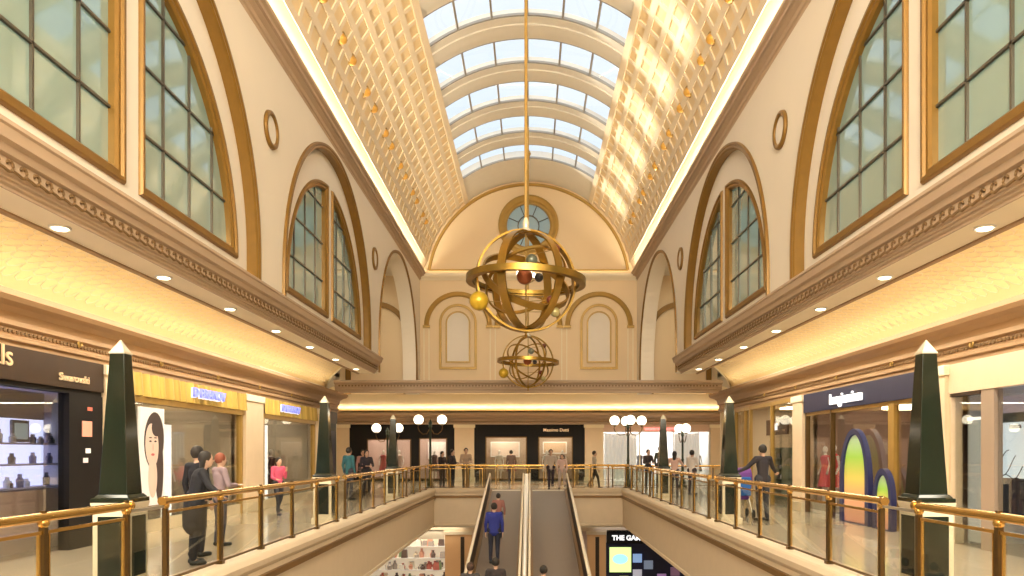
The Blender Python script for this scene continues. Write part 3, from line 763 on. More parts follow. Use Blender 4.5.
for (v0, v1, c, u) in ((1.86,2.12,(.9,.35,.25),3.72),(1.58,1.66,(.85,.85,.85),3.75),(1.42,1.5,(.85,.75,.75),3.68),(2.30,2.36,(.6,.15,.1),3.80)):
    MB(f).box(u-.13 if v1-v0 > .2 else u-.06, u+.13 if v1-v0 > .2 else u+.06, v0, v1, .08, .095).build('notice_sign', col('notice_%.2f' % c[1], c, .5, emit=c, es=.35), e)
# lit display wall
shelf_unit('display_wall', (-9.3, 11.15, 0), -pi/2+pi, 0, 0, 0, 1, M['white'], 'x') if False else None
def lit_shelf(x, y, w, label, gl, cool=True):
    e = empty('lit_display_shelf', (x, y, 0), label, 'display shelf', rz=pi/2)
    lm_ = col('lit_cool_back', (.8,.85,1), emit=(.66,.70,1), es=1.7) if cool else M['lampw']
    MB().box(-w/2, w/2, 0, .04, 2.15, 2.62).build('header_panel', col('grey_header', (.42,.40,.45), .5), e)
    MB().box(-w/2, w/2, .02, .05, 1.0, 2.15).build('lit_back_panel', lm_, e)
    MB().box(-w/2, w/2, -.35, .05, 0, .98).build('counter_cabinet', col('pink_cabinet', (.55,.42,.42), .4), e)
    for z in (1.0, 1.38, 1.72): MB().box(-w/2, w/2, -.28, .02, z, z+.03).build('shelf', col('lilac_shelf', (.5,.5,.8), .4), e)
lit_shelf(-8.35, 10.85, 3.8, 'white and blue lit cosmetics display wall in the nearest left shop', '')
lit_shelf(-8.35, 6.9, 3.8, 'second stretch of blue lit display wall in the nearest left shop', '')
for i in range(46):
    y = 9.2+random.random()*3.5; z = random.choice((1.03, 1.03, 1.41, 1.75)); hh = random.uniform(.10, .26)
    b = MB(); c = random.choice([(.06,.07,.20),(.12,.14,.32),(.03,.03,.06),(.5,.55,.7)])
    b.lathe([(0,0),(.05,0),(.055,hh*.6),(.03,hh*.75),(.03,hh),(0,hh)], n=10)
    b.build('perfume_bottle', col('bottle_%.2f' % c[0], c, .25), label='small dark bottle on the blue lit shelves of the nearest left shop', cat='bottle', group='bottles on the blue lit display wall', smooth=True).location = (-8.18+random.uniform(-.06,.06), y, z)
for i, y in enumerate((10.2, 12.0)):
    e2 = empty('display_plaque', (-8.28, y, 1.76), 'dark framed picture plaque on the blue lit wall, %s one' % ('near', 'far')[i], 'plaque')
    MB().box(-.0, .04, -.2, .2, 0, .36).build('frame', col('slate_blue', (.10,.13,.2), .4), e2)
    MB().box(.04, .05, -.15, .15, .05, .31).build('picture', col('pale_teal', (.4,.55,.58), .4, emit=(.5,.65,.7), es=.4), e2)
text('QUI', .24, M['navy'], e2, (-.0, -1.55, .48), (pi/2, 0, pi/2))
# L1 draped shop
room('draped_jewellery_shop', -1, 13.7, 19.25, 3.2, col('warm_grey_wall', (.55,.48,.38)), M['floor'], M['lampc'])
def drape_front(yc, w, label, txt, ts, tu, dcol):
    e, f = unit('shop_front', -1, yc, label)
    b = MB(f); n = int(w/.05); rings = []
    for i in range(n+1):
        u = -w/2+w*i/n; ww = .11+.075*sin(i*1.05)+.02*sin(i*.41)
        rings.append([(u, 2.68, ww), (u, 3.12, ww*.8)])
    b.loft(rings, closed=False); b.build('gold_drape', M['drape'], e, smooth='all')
    MB(f).box(-w/2, w/2, 2.66, 3.13, -.1, .0).build('sign_backing', M['fascia'], e)
    MB(f).box(-w/2, w/2, 2.56, 2.68, -.1, .08).build('lintel', M['goldl'], e)
    for u in (-w/2, w/2-.09): MB(f).box(u, u+.09, 0, 2.56, -.08, .06).build('jamb', M['goldl'], e)
    MB(f).box(-w/2+.09, w/2-.09, .25, 2.56, -.02, -.008).build('window_glass', M['sglass'], e)
    MB(f).box(-w/2+.09, w/2-.09, 0, .25, -.06, .03).build('stall_riser', M['ledge'], e)
    text(txt, ts, M['letb'], e, (.21, tu, 2.90), rL, depth=.03, bold=.0, squeeze=1.1)
    text(txt, ts, M['letw'], e, (.17, tu+.015, 2.89), rL, depth=.02, bold=.007, squeeze=1.1, name='letter_backing')
    return e, f
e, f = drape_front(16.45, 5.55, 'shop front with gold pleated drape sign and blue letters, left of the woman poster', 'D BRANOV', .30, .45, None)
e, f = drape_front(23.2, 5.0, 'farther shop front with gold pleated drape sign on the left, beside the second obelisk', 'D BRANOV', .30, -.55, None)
# poster with a face
e = empty('advertising_poster', (-7.38, 14.45, .55), 'tall lit poster with the face of a dark haired woman, left draped shop', 'poster')
pm = lambda u, v, w: (w, u, v)
MB(pm).box(-.46, .46, 0, 1.92, -.02, .03).build('poster_board', col('poster_white', (.85,.84,.84), .5, emit=(1,.97,.97), es=.15), e)
def ell(cx, cy, rx, ry, w, c, name, n=28, es=.1, rot=0):
    pts = [(cx+rx*cos(a)*cos(rot)-ry*sin(a)*sin(rot), cy+rx*cos(a)*sin(rot)+ry*sin(a)*cos(rot)) for a in [2*pi*i/n for i in range(n)]]
    MB(pm).plate(pts, [], w, w+.002).build(name, col('print_%.2f_%.2f_%.2f' % c, c, .6, emit=c, es=es), e)
hair = (.045,.03,.03); skin = (.78,.58,.50)
ell(.06, 1.28, .38, .56, .031, hair, 'hair_print', rot=-.1)
ell(.26, .70, .16, .66, .0312, hair, 'hair_print')
ell(.0, .55, .17, .40, .033, skin, 'neck_print')
ell(-.03, 1.18, .25, .43, .035, skin, 'face_print', rot=.08)
ell(.12, 1.52, .17, .16, .038, hair, 'hair_print', rot=-.5)
for u in (-.10, .09): ell(u, 1.26, .045, .018, .040, (.04,.03,.03), 'eye_print'); ell(u, 1.33, .06, .012, .040, hair, 'brow_print')
ell(.0, 1.14, .018, .07, .040, (.62,.42,.34), 'nose_print'); ell(-.01, 1.00, .065, .026, .041, (.55,.14,.14), 'lips_print')
# interior fittings L1 and L2
def tall_light(x, y, w, h, label):
    e = empty('light_column', (x, y, 0), label, 'light panel')
    MB().box(-.03, .03, -w/2, w/2, .1, h).build('lit_panel', M['lampw'], e); MB().box(-.06, .06, -w/2-.03, w/2+.03, 0, .1).build('base', M['steel'], e)
tall_light(-7.9, 16.1, .35, 2.2, 'narrow white lit panel inside the draped shop by the poster')
tall_light(-7.62, 21.15, .62, 2.38, 'tall bright white light box at the edge of the farther draped shop')
for i, (y, c) in enumerate(((17.2,(.25,.2,.18)),(18.3,(.4,.33,.28)))):
    mannequin((-9.0, y, 0), 1.3, c, 'white mannequin in brown dress inside the draped shop, %s one' % ('near', 'far')[i])
for i, y in enumerate((15.6, 17.0, 18.4)):
    shelf_unit('display_shelf', (-10.0, y, 0), pi/2, 1.25, 2.2, .35, 4, M['cream'], 'cream display shelf at the back of the draped shop, %s' % ('near', 'middle', 'far')[i], 'back shelves of the draped shop')
    place_goods((-10.0, y), pi/2, 1.2, 2.2, 4, 'small article on the back shelves of the draped shop', 'articles in the draped shop', goods_cols)
e = empty('glass_counter', (-8.9, 15.5, 0), 'low glass display counter inside the draped shop', 'counter')
MB().box(-.3, .3, -1.1, 1.1, 0, .7).build('counter_body', M['cream'], e); MB().box(-.3, .3, -1.1, 1.1, .7, .98).build('glass_case', M['sglass'], e); MB().box(-.32, .32, -1.12, 1.12, .98, 1.0).build('counter_top', M['steel'], e)
room('farther_draped_shop', -1, 20.6, 25.85, 3.2, col('warm_grey_wall', (.5,.4,.3)), M['floor'], M['lampc'])
mannequin((-8.6, 22.3, 0), 1.3, (.09,.06,.06), 'mannequin in black dress in the farther draped shop, near one')
mannequin((-8.6, 23.2, 0), 1.3, (.16,.09,.12), 'mannequin in plum dress in the farther draped shop, middle one')
mannequin((-8.6, 24.6, 0), 1.3, (.10,.04,.04), 'mannequin in dark red dress in the farther draped shop, far one')
for i, y in enumerate((21.7, 23.2, 24.7)):
    shelf_unit('display_shelf', (-10.0, y, 0), pi/2, 1.3, 2.2, .35, 4, M['cream'], 'display shelf at the back of the farther draped shop, %s' % ('near', 'middle', 'far')[i], 'back shelves of the farther draped shop')
# L3 dark front by the corner
e, f = unit('shop_front', -1, 27.65, 'narrow black shop front at the far left corner')
MB(f).box(-.95, .95, 0, 3.13, -.1, .02).build('wall_panel', M['black'], e); MB(f).box(-.7, .7, .1, 2.4, .02, .035).build('window_glass', M['navy'], e)
MB(f).box(-.95, .95, 2.7, 3.13, .02, .06).build('sign_board', M['dbrown'], e)

# ---- right shops
pilaster(1, 12.95, 13.75, 'cream stone pilaster beside the nearest obelisk on the right')
pilaster(1, 19.75, 20.5, 'cream stone pilaster on the right between toy shop and glass shop')
pilaster(1, 26.6, 27.4, 'cream stone pilaster at the far end of the right gallery')
room('nearest_right_shop', 1, 4.5, 12.9, 3.4, col('cool_wall2', (.45,.47,.48)), M['floor'], M['lampb'])
e, f = unit('shop_front', 1, 8.7, 'cream framed shop front with cool lit windows, nearest on the right')
MB(f).box(-4.2, 4.25, 2.62, 3.13, -.1, .06).build('header', M['pier'], e)
MB(f).box(3.0, 3.34, 0, 2.62, -.1, .04).build('column', col('taupe_column', (.36,.28,.22), .4), e)
MB(f).box(-4.2, -3.7, 0, 2.62, -.1, .04).build('column', col('taupe_column', (.36,.28,.22), .4), e)
MB(f).box(-3.7, 3.0, .0, 2.6, -.03, -.015).build('window_glass', M['sglass'], e)
MB(f).box(3.34, 4.2, .0, 2.6, -.03, -.015).build('window_glass', M['sglass'], e)
frame_bar(e, f, 3.34, 4.22, 2.56, 2.62, M['dbrown']); frame_bar(e, f, 4.18, 4.25, 0, 2.6, M['pier'])
e = empty('advertising_poster', (8.2, 11.65, .50), 'large white poster with a line drawing in the nearest right shop window', 'poster')
qm = lambda u, v, w: (-w, u, v)
MB(qm).box(-1.6, 1.1, .66, 1.60, 0, .03).build('poster_board', col('poster_cool', (.7,.76,.78), .5, emit=(.8,.9,.93), es=.95), e)
MB(qm).box(-1.6, 1.15, 1.60, 1.76, 0, .035).build('top_band', col('teal_dark', (.05,.10,.10), .4), e)
MB(qm).box(-1.6, 1.15, 1.76, 2.05, 0, .035).build('lilac_band', col('lilac_band', (.45,.42,.55), .4, emit=(.5,.47,.62), es=.3), e)
MB(qm).box(-1.6, 1.15, .0, .66, 0, .035).build('lower_band', col('ink_band', (.03,.03,.06), .4), e)
for k_ in range(5):
    b = MB(qm); b.tube([(.95-.25*k_*.7+t*.5, 1.15-.10*k_+.1*sin(t*5+k_)-t*.25, .036) for t in [i/8 for i in range(9)]], .008, 5); b.build('drawn_line', M['black'], e)
tx = text('PRADA', .09, M['navy'], e, (-.04, .6, 1.52), (pi/2, 0, -pi/2))
e = empty('glazed_screen', (7.75, 12.62, .05), 'tall pale glass panel in the window next to the nearest right pilaster', 'panel')
MB().box(-.02, .02, -.26, .22, 0, 2.1).build('panel', col('pale_panel', (.5,.56,.56), .3, emit=(.6,.68,.68), es=.35), e)
MB().box(-.03, .05, -.28, .24, 2.1, 2.15).build('top_light', M['lampw'], e)
e = empty('pendant_lamp', (8.4, 11.95, 1.95), 'small round pendant lamp behind the nearest right window', 'lamp')
MB().ball((0,0,0), .13, 14, sc=(1,1,.8)).build('lamp_shade', M['globe'], e, smooth='all'); MB().tube([(0,0,.1),(0,0,1.15)], .008, 5).build('cord', M['rubber'], e)
mannequin((9.0, 11.9, 0), -1.5, (.10,.06,.06), 'mannequin in dark dress behind the nearest right shop window')
# R1 toy shop
room('toy_shop', 1, 13.8, 19.7, 3.4, col('toy_wall', (.34,.22,.17)), M['floor'], M['lampc'])
e, f = unit('shop_front', 1, 16.75, 'toy shop front with navy sign board and white lit letters on the right')
MB(f).box(-2.95, 2.95, 2.64, 3.13, -.1, .10).build('sign_board', M['navy'], e)
rR = (pi/2, 0, -pi/2)
text('Imaginarium', .36, M['letw'], e, (-.125, -.05+.35, 2.86), rR, depth=.02, bold=.003, squeeze=1.0)
for u in (-2.95, 1.25, 2.88): MB(f).box(u, u+.07, 0, 2.64, -.05, .06).build('mullion', M['bronze'], e)
MB(f).box(-1.85, -1.62, 0, 2.64, -.05, .06).build('gold_column', M['goldl'], e)
MB(f).box(-2.88, 2.88, 2.56, 2.64, -.05, .05).build('lintel', M['goldl'], e)
for a, b in ((-2.88,-1.85),(-1.62,1.25),(1.32,2.88)): MB(f).box(a, b, .1, 2.56, -.02, -.01).build('window_glass', M['sglass'], e)
def arch_outline(w, h, n=24): 
    return [(w/2, 0)]+[(w/2*cos(a), h-w*.85+w*.85*sin(a)) for a in [pi*i/n for i in range(n+1)]]+[(-w/2, 0)]
def rainbow():
    m = bpy.data.materials.new('rainbow_print'); m.use_nodes = True; nt = m.node_tree; b = nt.nodes['Principled BSDF']
    tc = nt.nodes.new('ShaderNodeTexCoord'); sx = nt.nodes.new('ShaderNodeSeparateXYZ'); cr = nt.nodes.new('ShaderNodeValToRGB')
    nt.links.new(tc.outputs['Generated'], sx.inputs[0]); nt.links.new(sx.outputs['Z'], cr.inputs[0]); nt.links.new(cr.outputs[0], b.inputs['Base Color'])
    el = cr.color_ramp.elements; el[0].position = 0; el[0].color = (.62,.30,.22,1); el[1].position = 1; el[1].color = (.45,.62,.45,1)
    for p, c in ((.3,(.70,.38,.20)),(.5,(.72,.60,.14)),(.75,(.30,.58,.08))): q = el.new(p); q.color = (*c, 1)
    b.inputs['Roughness'].default_value = .5
    nt.links.new(cr.outputs[0], b.inputs['Emission Color']); b.inputs['Emission Strength'].default_value = .15
    return m
M['rainbow'] = rainbow(); M['royal'] = mat('royal_blue', (.02,.025,.10), .4)
for (y, w, h, lab) in ((16.45, 1.30, 1.98, 'tall arched doorway panel with rainbow colours and navy rim at the toy shop'), (15.12, .66, 1.12, 'small child sized arched doorway panel beside the tall rainbow arch')):
    e = empty('arched_door_panel', (7.36, y, 0), lab, 'arched panel')
    o_ = arch_outline(w+.16, h+.14); i_ = arch_outline(w*.86, h)
    MB(qm).plate(o_, [[(a, b+.02) for a, b in i_]], -.05, .06).build('arch_rim', M['royal'], e)
    MB(qm).plate(i_, [], -.04, .02).build('rainbow_panel', M['rainbow'], e)
mannequin((7.82, 18.75, .25), -1.4, (.72,.06,.10), 'child mannequin in red dress in the toy shop window', 1.55)
mannequin((7.84, 19.35, .25), -1.4, (.75,.12,.18), 'mannequin in pink dress in the toy shop window beside the pilaster', 1.5)
e = empty('display_plinth', (7.85, 19.02, 0), 'low white plinth under the mannequins in the toy shop window', 'plinth')
MB().box(-.25, .25, -.6, .6, 0, .22).build('plinth_body', M['white'], e, bevel=.01); MB().box(-.26, .26, -.62, .62, .22, .25).build('plinth_top', M['white'], e, bevel=.01)
e = empty('ring_chandelier', (9.0, 17.4, 2.62), 'glowing ring lamp hanging inside the toy shop', 'lamp')
MB().sweep(arc(0,0,.5,0,2*pi*31/32,31), [(.05,0),(.05,.08),(-.05,.08),(-.05,0)], closed=True).build('lit_ring', M['down'], e); MB().tube([(0,0,.05),(0,0,.5)], .01, 5).build('cord', M['rubber'], e)
for i, y in enumerate((14.6, 16.0, 17.4, 18.8)):
    shelf_unit('display_shelf', (10.3, y, 0), -pi/2, 1.3, 2.3, .35, 5, col('toy_shelf', (.45,.28,.14)), 'wooden toy shelf at the back of the toy shop, number %s from the near end' % ('one','two','three','four')[i], 'back shelves of the toy shop')
    place_goods((10.3, y), -pi/2, 1.25, 2.3, 5, 'small colourful toy box on the back shelves of the toy shop', 'toys on the toy shop shelves', goods_cols, .2)
# R2 glass shop
room('right_glass_shop', 1, 20.55, 26.55, 3.2, col('beige_wall', (.62,.50,.34)), M['floor'], M['lampc'])
e, f = unit('shop_front', 1, 23.55, 'gold framed all glass shop front on the right behind the man in black')
for u in (-2.98, -1.05, 1.15, 1.75, 2.9): MB(f).box(u, u+.08, 0, 3.13, -.05, .06).build('mullion', M['goldl'], e)
MB(f).box(-2.98, 2.98, 3.02, 3.13, -.05, .05).build('lintel', M['goldl'], e)
for a, b in ((-2.9,-1.05),(1.23,1.75),(1.83,2.9)): MB(f).box(a, b, .05, 3.02, -.02, -.01).build('window_glass', M['sglass'], e)
e = empty('hanging_sign', (8.0, 23.6, 2.15), 'brown hanging sign with white mark inside the glass shop', 'sign')
MB().box(-.03, .03, -1.0, 1.0, 0, .5).build('sign_panel', col('brown_sign', (.16,.09,.06), .4), e); text('OM', .3, M['letw'], e, (-.04, .1, .25), rR, bold=.01)
for k_ in (-.8, .8): MB().tube([(0,k_,.5),(0,k_,.95)], .008, 5).build('hanger', M['steel'], e)
for i, (y, c) in enumerate(((21.2,(.05,.06,.07)),(22.0,(.08,.08,.09)),(25.3,(.2,.25,.2)))):
    shelf_unit('display_rack', (8.6, y, 0), -pi/2, .75, 1.75, .4, 4, col('rack_%d' % i, c, .4), 'dark display rack behind the glass shop window, number %s' % ('one', 'two', 'three')[i], 'racks in the glass shop')
    place_goods((8.6, y), -pi/2, .7, 1.75, 4, 'small article on the racks of the glass shop', 'articles in the glass shop', [(.5,.6,.65),(.8,.8,.8),(.1,.15,.2)], .14)

# ---- far shops, facing the hall
fm = lambda u, v, w: (u, -w, v)
def far_unit(name, x, label, cat='shop front', y=YF): return empty(name, (x, y, 0), label, cat)
def far_room(nm, x0, x1, wm_, lm_, es=0):
    mb = MB(); mb.box(x0, x1, YF+2.6, YF+2.7, 0, 3.2); mb.box(x0, x0+.06, YF+.1, YF+2.6, 0, 3.2); mb.box(x1-.06, x1, YF+.1, YF+2.6, 0, 3.2); mb.box(x0, x1, YF+.05, YF+2.7, 3.12, 3.2)
    st(mb, 'wall_'+nm, wm_, 'inside walls of the %s' % nm.replace('_', ' '), 'wall')
    for i in range(2):
        b = MB(); b.box(-.8, .8, -.5, .5, -.02, .02); o = b.build('ceiling_panel_light', lm_, label='square lit ceiling panel inside the %s' % nm.replace('_', ' '), cat='ceiling light', group='ceiling panels in the %s' % nm.replace('_', ' '))
        o.location = (x0+(x1-x0)*(i+.5)/2, YF+1.3, 3.08)
for x0, x1, nm in ((-10.9,-10.0,'far left'), (-4.15,-3.05,'left of the central black shop'), (3.1,4.12,'right of the central black shop'), (10.1,10.9,'far right')):
    e = far_unit('pier', (x0+x1)/2, 'cream stone pier at the far end, %s' % nm, 'pier'); h = (x1-x0)/2
    MB(fm).box(-h, h, .2, 2.95, -.04, .15).build('shaft', M['pier'], e, bevel=.01); MB(fm).box(-h-.05, h+.05, 0, .2, -.04, .2).build('base', M['ledge'], e); MB(fm).box(-h-.05, h+.05, 2.95, 3.13, -.04, .2).build('capital', M['cornl'], e)
def black_front(x0, x1, wins, label, sign=None):
    cx = (x0+x1)/2; e = far_unit('shop_front', cx, label)
    holes = [[(a-cx, .1), (b-cx, .1), (b-cx, t), (a-cx, t)] for a, b, t in wins]
    MB(fm).plate([(x0-cx, 0), (x1-cx, 0), (x1-cx, 3.13), (x0-cx, 3.13)], holes, -.06, .04).build('facade_panel', M['black'], e)
    for a, b, t in wins:
        MB(fm).box(a-cx, b-cx, .1, t, -.03, -.02).build('window_glass', M['sglass'], e)
        MB(fm).sweep([(a-cx,.1),(b-cx,.1),(b-cx,t),(a-cx,t)], [(-.03,.03),(-.03,.07),(.03,.07),(.03,.03)], closed=True).build('window_frame', M['bronze'], e)
    if sign: text(sign[0], sign[1], M['letg'], e, (sign[2]-cx, -.06, sign[3]), (pi/2, 0, 0), bold=.004)
black_front(-10.0, -4.15, [(-9.0,-6.6,2.3),(-6.1,-4.6,2.35)], 'black shop front at the far left behind the lamp post', None)
black_front(-3.05, 3.1, [(-2.4,-.15,2.42),(.55,2.4,2.42)], 'black double windowed shop front straight ahead at the far end', ('Massimo Dutti', .24, 1.5, 2.82))
far_room('far_left_shop', -10, -4.15, col('rose_wall', (.5,.36,.33)), M['lampc'])
far_room('central_far_shop', -3.05, 3.1, col('tan_wall', (.40,.30,.22)), M['lampc'])
far_room('white_far_shop', 4.1, 10.1, col('white_wall', (.85,.85,.85)), M['lampx'])
e = far_unit('shop_front', 7.1, 'bright white shop front with red sign at the far right')
MB(fm).box(-3.0, 3.0, 2.72, 3.13, -.06, .04).build('sign_board', col('blush_board', (.75,.55,.45), .5), e)
text('women secret', .30, M['letr'], e, (.2, -.07, 2.90), (pi/2, 0, 0), bold=.01)
for u in (-3.0, -.95, .9, 2.94): MB(fm).box(u, u+.06, 0, 2.72, -.05, .05).build('mullion', M['steel'], e)
for a, b in ((-2.94,-.95),(.96,2.94)): MB(fm).box(a, b, .05, 2.72, -.02, -.01).build('window_glass', M['sglass'], e)
for i, (x, w) in enumerate(((5.15, 1.8), (8.9, 1.4))):
    e = empty('window_curtain', (x, YF+.5, .1), 'white pleated curtain hanging in the bright far shop, %s one' % ('left', 'right')[i], 'curtain')
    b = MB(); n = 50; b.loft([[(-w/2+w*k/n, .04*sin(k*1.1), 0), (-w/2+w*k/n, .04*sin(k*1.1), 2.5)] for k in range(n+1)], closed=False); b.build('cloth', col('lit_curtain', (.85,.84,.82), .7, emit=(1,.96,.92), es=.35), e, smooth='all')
    MB().tube([(-w/2-.05,0,2.52),(w/2+.05,0,2.52)], .02, 8).build('curtain_rod', M['steel'], e)
for i, (x, c) in enumerate(((-8.3,(.5,.1,.1)),(-7.4,(.6,.45,.4)),(-5.4,(.12,.08,.08)),(-1.7,(.7,.66,.6)),(-1.0,(.3,.05,.08)),(1.0,(.7,.7,.7)),(1.9,(.12,.05,.06)),(6.3,(.1,.1,.12)),(7.6,(.5,.3,.3)),(9.6,(.1,.1,.1)))):
    mannequin((x, YF+.9, 0), 0, c, ('mannequin in red dress, far left shop|mannequin in blush dress, far left shop|mannequin in black dress, right window of far left shop|mannequin in pale dress in left window of the central far shop|mannequin in wine dress in left window of the central far shop|mannequin in light grey dress in right window of the central far shop|mannequin in dark dress in right window of the central far shop|mannequin in black dress at the entrance of the white far shop|mannequin in rose dress at the entrance of the white far shop|mannequin in black dress at the right end of the white far shop').split('|')[i])
for i, (x, w, z0, z1, c) in enumerate(((-1.4,1.7,1.3,2.2,(.75,.6,.5)),(1.5,1.4,1.5,2.2,(.6,.42,.28)),(-5.3,1.2,1.2,2.2,(.85,.8,.78)))):
    e = empty('wall_picture', (x, YF+1.9, z0), ('wide pale picture in left window of the central far shop', 'wide tan picture in right window of the central far shop', 'white picture in the far left shop')[i], 'picture')
    MB().box(-w/2, w/2, 0, .04, 0, z1-z0).build('frame', M['white'], e); MB().box(-w/2+.06, w/2-.06, -.01, 0, .06, z1-z0-.06).build('picture', col('pic%d' % i, c, .5, emit=c, es=.1), e)

# ---- lower level shops
YL = 33.0
mb = MB(); mb.box(-11, 11, YL+2.2, YL+2.3, ZL, ZB); st(mb, 'wall_lower_far', col('lower_wall', (.62,.45,.32)), 'back wall of the lower level shops', 'wall')
mb = MB(); mb.box(-11, 11, YL-.1, YL+.1, -1.95, ZB); st(mb, 'wall_lower_lintel', M['pier'], 'lintel above the lower level shops', 'wall')
for x0, x1, nm in ((-3.75,-2.55,'left'), (2.62,3.45,'right')):
    e = empty('pier', ((x0+x1)/2, YL, ZL), 'orange beige pier with dark slot on the lower level, %s of the walkways' % nm, 'pier'); h = (x1-x0)/2
    MB(fm).box(-h, h, 0, 3.55, -.1, .1).build('shaft', col('orange_pier', (.72,.42,.2), .5), e); MB(fm).box(-.05+(.15 if nm == 'left' else 0), .12+(.15 if nm == 'left' else 0), .1, 3.3, .1, .12).build('dark_slot', M['dbrown'], e); MB(fm).box(-h-.03, h+.03, 3.4, 3.55, -.1, .14).build('capital', M['ledge'], e)
e = empty('shop_front', (6.2, YL, ZL), 'dark lower level shop front with white sign and green screen', 'shop front')
MB(fm).box(-2.7, 3.5, 3.0, 3.6, -.05, .1).build('sign_board', M['black'], e)
text('THE GAME', .30, M['letw'], e, (-1.75, -.12, 3.25), (pi/2, 0, 0), bold=.012)
MB(fm).box(-2.7, 3.5, 0, 3.0, -.3, -.25).build('back_panel', M['navy'], e)
MB(fm).box(-2.60, -1.55, 1.65, 2.85, -.2, -.1).build('screen_case', M['rubber'], e)
MB(fm).box(-2.56, -1.59, 1.69, 2.81, -.1, -.09).build('lit_screen', col('green_screen', (.6,.8,.3), emit=(.70,.95,.35), es=1.1), e)
MB(fm).plate([(-2.08+.34*cos(a), 2.28+.22*sin(a)) for a in [2*pi*i/24 for i in range(24)]], [], -.088, -.085).build('screen_picture', col('cyan_screen', (.3,.8,.8), emit=(.35,.95,.9), es=1.1), e)
for i, (x, z, c) in enumerate(((-2.4,1.25,(.7,.8,.2)),(-1.9,1.3,(.8,.8,.3)),(-1.3,2.3,(.3,.5,.9)),(-1.3,1.6,(.5,.5,.6)),(-.8,2.0,(.2,.25,.35)),(-.2,1.4,(.35,.2,.4)),(.4,1.7,(.2,.1,.15)),(-.6,1.2,(.6,.5,.2)))):
    MB(fm).box(x-.2, x+.2, z-.18, z+.2, -.2, -.12).build('display_card', col('card%d' % i, c, .5, emit=c, es=.5), e)
e = empty('shop_front', (-6.2, YL, ZL), 'bright lower level shop stand crowded with goods, left of the walkways', 'shop front')
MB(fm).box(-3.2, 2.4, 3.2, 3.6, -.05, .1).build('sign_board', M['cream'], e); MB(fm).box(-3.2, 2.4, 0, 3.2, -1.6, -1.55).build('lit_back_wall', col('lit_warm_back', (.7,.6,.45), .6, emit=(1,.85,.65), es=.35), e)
for k_ in range(5): MB(fm).box(-3.2, 2.4, .5+.55*k_, .53+.55*k_, -1.55, -1.1).build('shelf', M['white'], e)
for i in range(150):
    x = -9.3+random.random()*5.4; lv = random.randrange(5); c = random.choice([(.8,.7,.55),(.5,.15,.12),(.12,.08,.07),(.7,.35,.25),(.85,.82,.75),(.25,.35,.2),(.4,.35,.33)])
    hh = random.uniform(.16, .42); b = MB()
    if i % 3: b.lathe([(0,0),(.10,0),(.12,hh*.5),(.05,hh*.8),(.06,hh),(0,hh)], n=9)
    else: b.frustum(0,0,0,hh,.13,.11)
    b.build('product_jar' if i % 3 else 'product_box', col('goods_%.2f_%.2f_%.2f' % c, c, .45), label='small article on the crowded lower level shelves at left', cat='product', group='articles on the lower level shelves').location = (x, YL+1.3+random.uniform(-.1,.1), ZL+.53+.55*lv)

